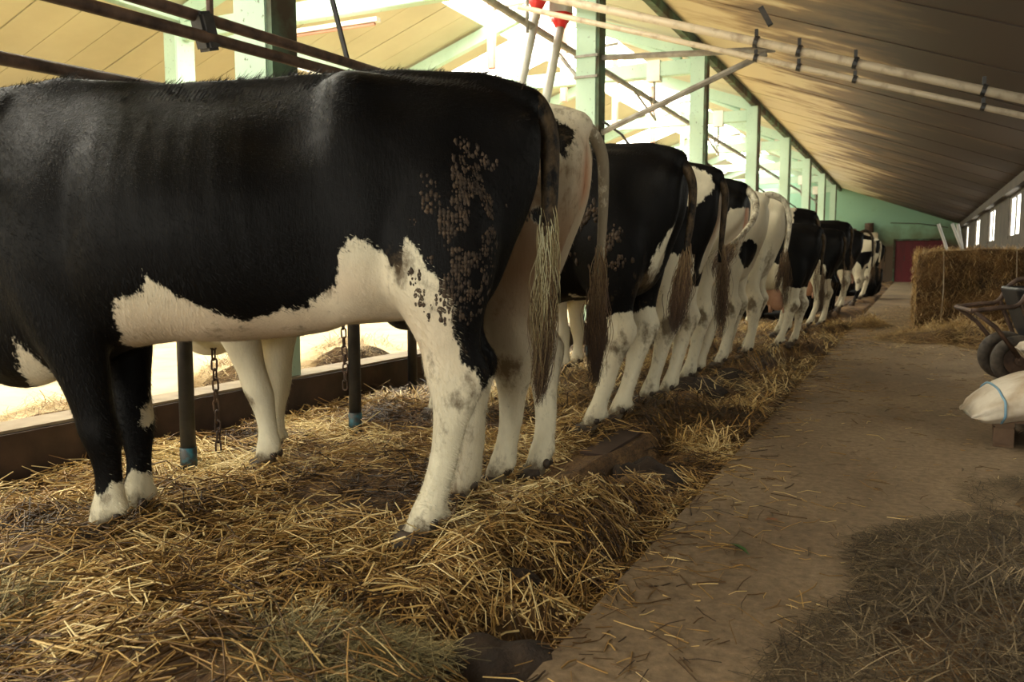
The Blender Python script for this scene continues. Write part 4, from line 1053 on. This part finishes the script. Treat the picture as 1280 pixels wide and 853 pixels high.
make_cow('white-rumped cow with a long straight dirty tail, seventh in the row', (-1.38, 7.85), 180, .022, {'h': ((0, 0), (0, 0)), 'f': ((0, 0), (0, 0))},
    [('w', 'all'), ('b', 'ball', (-.05, .24, 1.1), (.09, .12, .12)), ('b', 'poly', [(.3, 1.5), (1.6, 1.6), (1.6, .9), (.35, .95)])], dl + [((-.2, .1, .9), (.1, .2, .2), .6)], [((-.3, 0, 1.1), (.1, .3, .3), .5)], [((-.3, 0, .7), (.1, .1, .10), .4)],
    T_HANG, S_HANG, tail_col=.3, n_hair=120, udder=.16)
make_cow('black cow with a pale saddle patch standing out toward the walkway, cream legs', (-1.10, 8.75), 176, .022, {'h': ((0, 0), (0, 0)), 'f': ((0, 0), (0, 0))},
    [W_LEGS, ('w', 'poly', [(.06, .98), (.12, 1.02), (.3, .9), (.5, 1.02), (1.3, 1.0), (1.3, .3), (-.3, .3), (-.35, .72), (-.1, .6), (0, .7)]), ('w', 'ball', (.32, .14, 1.40), (.22, .2, .16))], dl + [((-.1, -.1, .5), (.15, .2, .25), .7)], [((.4, .2, .6), (.5, .4, .3), .25)], (),
    T_HANG, S_HANG, n_hair=120, udder=.12, scale=.86)
make_cow('cow with brownish cream back and black rump, behind the saddle-patched one', (-1.34, 10.0), 180, .026, None,
    [('w', 'all'), ('b', 'ball', (-.25, 0, 1.2), (.2, .25, .35)), ('b', 'poly', [(-.1, 1.1), (.6, 1.15), (1.4, 1.2), (1.4, .7), (-.1, .8)])], dl, [((.1, 0, 1.4), (.4, .3, .15), .7)], (), T_HANG, S_HANG, n_hair=60, scale=1.02)
make_cow('black cow with a pale patch on its back and white flank, tenth in the row', (-1.12, 11.7), 176, .026, None,
    [W_LEGS, ('w', 'ball', (.35, .05, 1.42), (.22, .2, .12)), ('w', 'ball', (.1, .25, .85), (.25, .15, .2))], dl, (), (), T_HANG, S_HANG, n_hair=60, scale=.90)
make_cow('dark brown cow lying down between the standing legs', (-1.5, 12.75), 172, .026, None, [('w', 'ball', (.3, 0, .7), (.3, .3, .1))], [((.3, 0, 1), (.5, .5, .5), .45)], (), (), T_HANG[:4], [(-.37, 0, 1.15), (-.36, .05, .95), (-.3, .1, .85), (-.2, .15, .8)], n_hair=60, lying=True, udder=0)
far = [('black cow behind the pale-patched pair, with smooth black back', (-1.25, 14.2), 180, [('w', 'ball', (.2, .2, .65), (.2, .2, .15))], -.3, 1.05),
       ('black cow with raised thin tail, near the far end', (-1.15, 16.2), 178, [W_LEGS], -.3, 1.0),
       ('white cow with black blotches, near the far end', (-1.05, 18.6), 176, [('w', 'all'), ('b', 'noise', 4, 2, .55)], .3, .98),
       ('black and white blotched cow farther along the row', (-1.05, 21.6), 178, [('w', 'noise', 4, 5, .5), W_LEGS], .3, 1.0),
       ('white cow with dark head, almost last in the row', (-1.15, 25.0), 178, [('w', 'all'), ('b', 'noise', 4, 9, .6)], .3, 1.0),
       ('dark cow, last one in the row', (-1.15, 29.0), 180, [W_LEGS], -.3, 1.0)]
for lab, loc, hd, ops, tc, s in far:
    make_cow(lab, loc, hd, .032, None, ops, dl, (), (), T_HANG if 'raised' not in lab else [(-.27, 0, 1.40), (-.38, 0, 1.44), (-.48, -.02, 1.34), (-.50, -.03, 1.1), (-.5, 0, .8)], S_HANG if 'raised' not in lab else [(-.5, 0, .85), (-.49, 0, .7), (-.48, 0, .55), (-.48, 0, .45)], tail_col=tc, n_hair=30, scale=s)
make_cow('dark cow lying with its head toward the feed kerb near the end wall', (-1.0, 22.9), 170, .034, None, [], [((.3, 0, 1), (.5, .5, .5), .3)], (), (), None, None, lying=True, udder=0)

# ------------------------------------------------------------------ right side: bale, barrow, pallet, sack, forks
def bale(loc, dims, lab, n):
    e = empty('straw_bale', loc, label=lab, cat='bale'); w, d, h = dims
    bm = bmesh.new(); bmesh.ops.create_cube(bm, size=1)
    bmesh.ops.subdivide_edges(bm, edges=bm.edges[:], cuts=14, use_grid_fill=True)
    for v in bm.verts:
        c = Vector((v.co.x * w, v.co.y * d, v.co.z * h + h / 2)); k = float(vnoise(c.x * 4 + 3, c.y * 4, c.z * 5)) - .5
        r_ = v.co.copy(); r_.z *= .8; v.co = c + r_ * k * .16 + Vector((0, 0, -.05 * (abs(v.co.x) * 2) ** 6 if v.co.z > 0 else 0))
    me = bpy.data.meshes.new('bale_core'); bm.to_mesh(me); bm.free(); me.materials.append(M['bed'])
    me.polygons.foreach_set('use_smooth', [True] * len(me.polygons)); place('bale_core', me, e)
    # straws on three visible faces
    fc = RNG.integers(0, 4, n); a, b = RNG.random(n), RNG.random(n)
    P = np.zeros((n, 3)); D = RNG.normal(0, 1, (n, 3))
    fr = fc <= 1; P[fr] = np.stack([(a[fr] - .5) * w, np.full(fr.sum(), -d / 2), b[fr] * h], -1); D[fr, 1] *= .35
    le = fc == 2; P[le] = np.stack([np.full(le.sum(), -w / 2), (a[le] - .5) * d, b[le] * h], -1); D[le, 0] *= .35
    tp = fc == 3; P[tp] = np.stack([(a[tp] - .5) * w, (b[tp] - .5) * d, np.full(tp.sum(), h)], -1); D[tp, 2] *= .35
    P += RNG.normal(0, .022, (n, 3)); P += (vnoise(P[:, 0] * 4 + 3, P[:, 1] * 4, P[:, 2] * 5) - .5)[:, None] * .12 * (P - [0, 0, h / 2]) / [w / 2, d / 2, h / 2] * .5
    P[:, 2] = np.abs(P[:, 2]); L = RNG.uniform(.06, .22, n)
    strands('bale_straw', P, D, L, RNG.uniform(.0015, .003, n), RNG.normal(0, 1, (n, 3)) * (L * .06)[:, None], np.clip(RNG.normal(.5, .25, n) + (vnoise(P[:, 0] * 5, P[:, 1] * 5, P[:, 2] * 6) - .5) * .6, 0, 1), M['straw_bale'], e, seg=2, sides=2, kind='stuff')
    for k in (-.3, .25):
        MB().tube([(k * w, -d / 2 - .03, .05), (k * w + .02, -d / 2 - .05, h / 2), (k * w, -d / 2 - .03, h)], .006, 5).build('twine', M['pipe'], e)
bale((.88, 14.3, 0), (1.62, 2.0, 1.08), 'big golden straw bale against the right wall', 16000)

def fork(x, y, tx, lab):
    e = empty('hay_fork', (x, y, .9), label=lab, cat='fork')
    MB().tube([(0, 0, 0), (tx, .05, .58)], .022, 8).build('handle', M['tube' if tx < 0 else 'wood'], e)
    MB().tube([(0, 0, 0), (-tx * .1, 0, -.1)], .012, 6).build('socket', M['black_steel'], e)
    for k in (-1, 0, 1): MB().tube([(-tx * .1, 0, -.08), (k * .05 - tx * .1, 0, -.14), (k * .06 - tx * .15, 0, -.36)], .005, 5).build('tine', M['black_steel'], e)
fork(.52, 13.7, -.20, 'left fork stuck in the straw bale, pale handle leaning left'); fork(.72, 13.7, -.22, 'middle fork stuck in the bale, pale handle beside the window'); fork(.70, 13.9, -.12, 'wooden-handled fork stuck in the bale behind the pale ones')

# wheelbarrow
wb = empty('wheelbarrow', (.86, 7.15, 0), R(8), label='dark two-wheeled wheelbarrow with red-brown frame beside the bale', cat='wheelbarrow')
for i, dy in enumerate((0, .42)):
    w_ = empty('wheel', (-.12, dy, .19)); w_.parent = wb
    pts = [(.15 * math.cos(t), 0, .15 * math.sin(t)) for t in np.linspace(0, 2 * math.pi, 33)[:-1]]
    v = []; f = []; n1, n2 = 32, 12
    for a in range(n1):
        for b_ in range(n2):
            t, p = 2 * math.pi * a / n1, 2 * math.pi * b_ / n2; r_ = .145 + .045 * math.cos(p)
            v.append((r_ * math.cos(t), .045 * math.sin(p), r_ * math.sin(t)))
            f.append((a * n2 + b_, a * n2 + (b_ + 1) % n2, ((a + 1) % n1) * n2 + (b_ + 1) % n2, ((a + 1) % n1) * n2 + b_))
    MB().add(v, f).build('tyre', M['rubber'], w_, smooth=True)
    hb = MB(); hb.tube([(0, -.02, 0), (0, .02, 0)], .105, 24); hb.tube([(0, -.05, 0), (0, .05, 0)], .035, 14); hb.build('hub', M['rust'], w_)
MB().tube([(-.12, -.06, .19), (-.12, .5, .19)], .015, 8).build('axle', M['rust'], wb)
tubv = []
for z, xa, xb, ya, yb_ in [(.30, -.02, .60, .02, .40), (.42, -.07, .72, -.03, .45), (.72, -.17, .95, -.08, .50)]:
    tubv.append([Vector(q) for q in ((xa, ya + .06, z), (xa + .06, ya, z), (xb - .06, ya, z), (xb, ya + .06, z), (xb, yb_ - .06, z), (xb - .06, yb_, z), (xa + .06, yb_, z), (xa, yb_ - .06, z))])
inner = [[Vector((q.x * .96 + .01, q.y * .94 + .01, q.z + .02)) for q in r_] for r_ in reversed(tubv)]
tt = MB().rings(tubv + inner).build('tub', M['tub'], wb)
md = tt.modifiers.new('b', 'BEVEL'); md.width = .02; md.segments = 2
for i, dy in enumerate((-.09, .52)):
    MB().tube(catmull([(-.46, dy, .56), (-.30, dy, .585), (-.16, dy, .61), (-.08, dy, .74), (.10, dy, .80), (.95, dy, .83)], 4), .018, 8).build('frame_tube', M['rust'], wb, smooth=True)
    MB().tube([(-.44, dy, .55), (-.3, dy, .44), (-.13, dy + (.05 if i == 0 else -.05), .22)], .016, 8).build('strut', M['rust'], wb, smooth=True)
    MB().tube(catmull([(-.15, dy, .62), (-.10, dy, .5), (-.02, dy, .3), (.0, dy, .22)], 4), .016, 8).build('strut', M['rust'], wb, smooth=True)
MB().tube([(-.46, -.09, .56), (-.46, .52, .56)], .016, 8).build('crossbar', M['rust'], wb)

# pallet with sack
pl = empty('pallet', (.40, 4.72, 0), R(-4), label='rough wooden pallet carrying the white sack, right edge', cat='pallet')
for k in range(6): MB().box((.5, .05 + k * .15, .138), (1.0, .115, .022), bevel=.003).build('deck_board', M['wood'], pl)
for xx in (.045, .5, .95):
    MB().box((xx, .42, .115), (.09, .85, .022)).build('stringer_board', M['wood'], pl)
    for yy in (.05, .42, .79): MB().box((xx, yy, .06), (.09, .13, .09), bevel=.006).build('block', M['wood'], pl)
    MB().box((xx, .42, .01), (.09, .85, .018)).build('bottom_board', M['wood'], pl)
def sack(loc, rz, L, W, Hh, lab, seed, droop=0, mat='sack'):
    e = empty('feed_sack', loc, rz, label=lab, cat='sack')
    rings = []; n = 36; m_ = 26
    for i in range(m_ + 1):
        t = i / m_; q_ = max(math.sin(math.pi * t), 0); s = q_ ** .42; sy_ = (.55 + .45 * q_ ** .35) if 0 < t < 1 else .5; ring = []
        for k in range(n):
            a = 2 * math.pi * k / n; ca, sa = math.cos(a), math.sin(a)
            rr = 1 + .12 * (float(vnoise(t * 6 + seed, ca * 2 + 5, sa * 2 + 5)) - .5) + .035 * math.sin(9 * a + 3 * math.sin(t * 8 + seed)) * (1 - s * .6)
            y = W / 2 * sy_ * rr * math.copysign(abs(ca) ** .8, ca); z = Hh / 2 * (s * .98) * rr * math.copysign(abs(sa) ** .8, sa)
            z = max(z, -Hh * .42) + Hh * .42 - droop * max(0, 1 - t / .3) ** 1.5 + .03 * (float(vnoise(t * 9 + seed, a * 1.3)) - .5)
            ring.append(Vector(((t - .5) * L, y, z + .06 * math.sin(t * 5 + seed) * (t - .2))))
        rings.append(ring)
    MB().rings(rings).build('sack_body', M[mat], e, smooth=True)
    pts = [rings[3][k] * 1.0 + Vector((0, rings[3][k].y * .03, .004)) for k in range(n)]
    MB().tube(pts + [pts[0]], .006, 5, caps=False).build('seam_stripe', M['rope'], e, smooth=True)
sack((.80, 4.92, .15), R(8), 1.05, .62, .25, 'white woven feed sack slumped over the near end of the pallet', 1, .10)
sack((1.02, 5.0, .34), R(12), 1.0, .56, .28, 'upper white sack lying on top of the slumped one', 4)

# manure drive box on the end wall
e = empty('drive_unit', (-2.0, Y1 - .35, 1.9), label='grimy manure conveyor drive motor on the end wall left of the red door', cat='machine')
MB().box((0, 0, .15), (1.0, .5, .5), bevel=.04).build('gearbox', M['pipe'], e); MB().tube([(.1, 0, .42), (.1, 0, .85)], .2, 16).build('motor', M['rust'], e)
MB().box((-.6, 0, .35), (.3, .4, .5), bevel=.03).build('guard', M['rust'], e)
for xx in (-.4, .4): MB().box((xx, .05, -1.0), (.08, .1, 1.8)).build('stand_leg', M['rust'], e)
MB().tube([(1.0, .2, .85), (2.2, .25, .8), (3.4, .25, .6)], .02, 6).build('cable', M['rust'], e)
MB().tube([(-4.3, Y1 - .1, .2), (-4.3, Y1 - .1, 4.4)], .05, 8).build('downpipe', M['rust'], label='dark vertical pipe on the end wall between alley window and drive motor', cat='pipe')
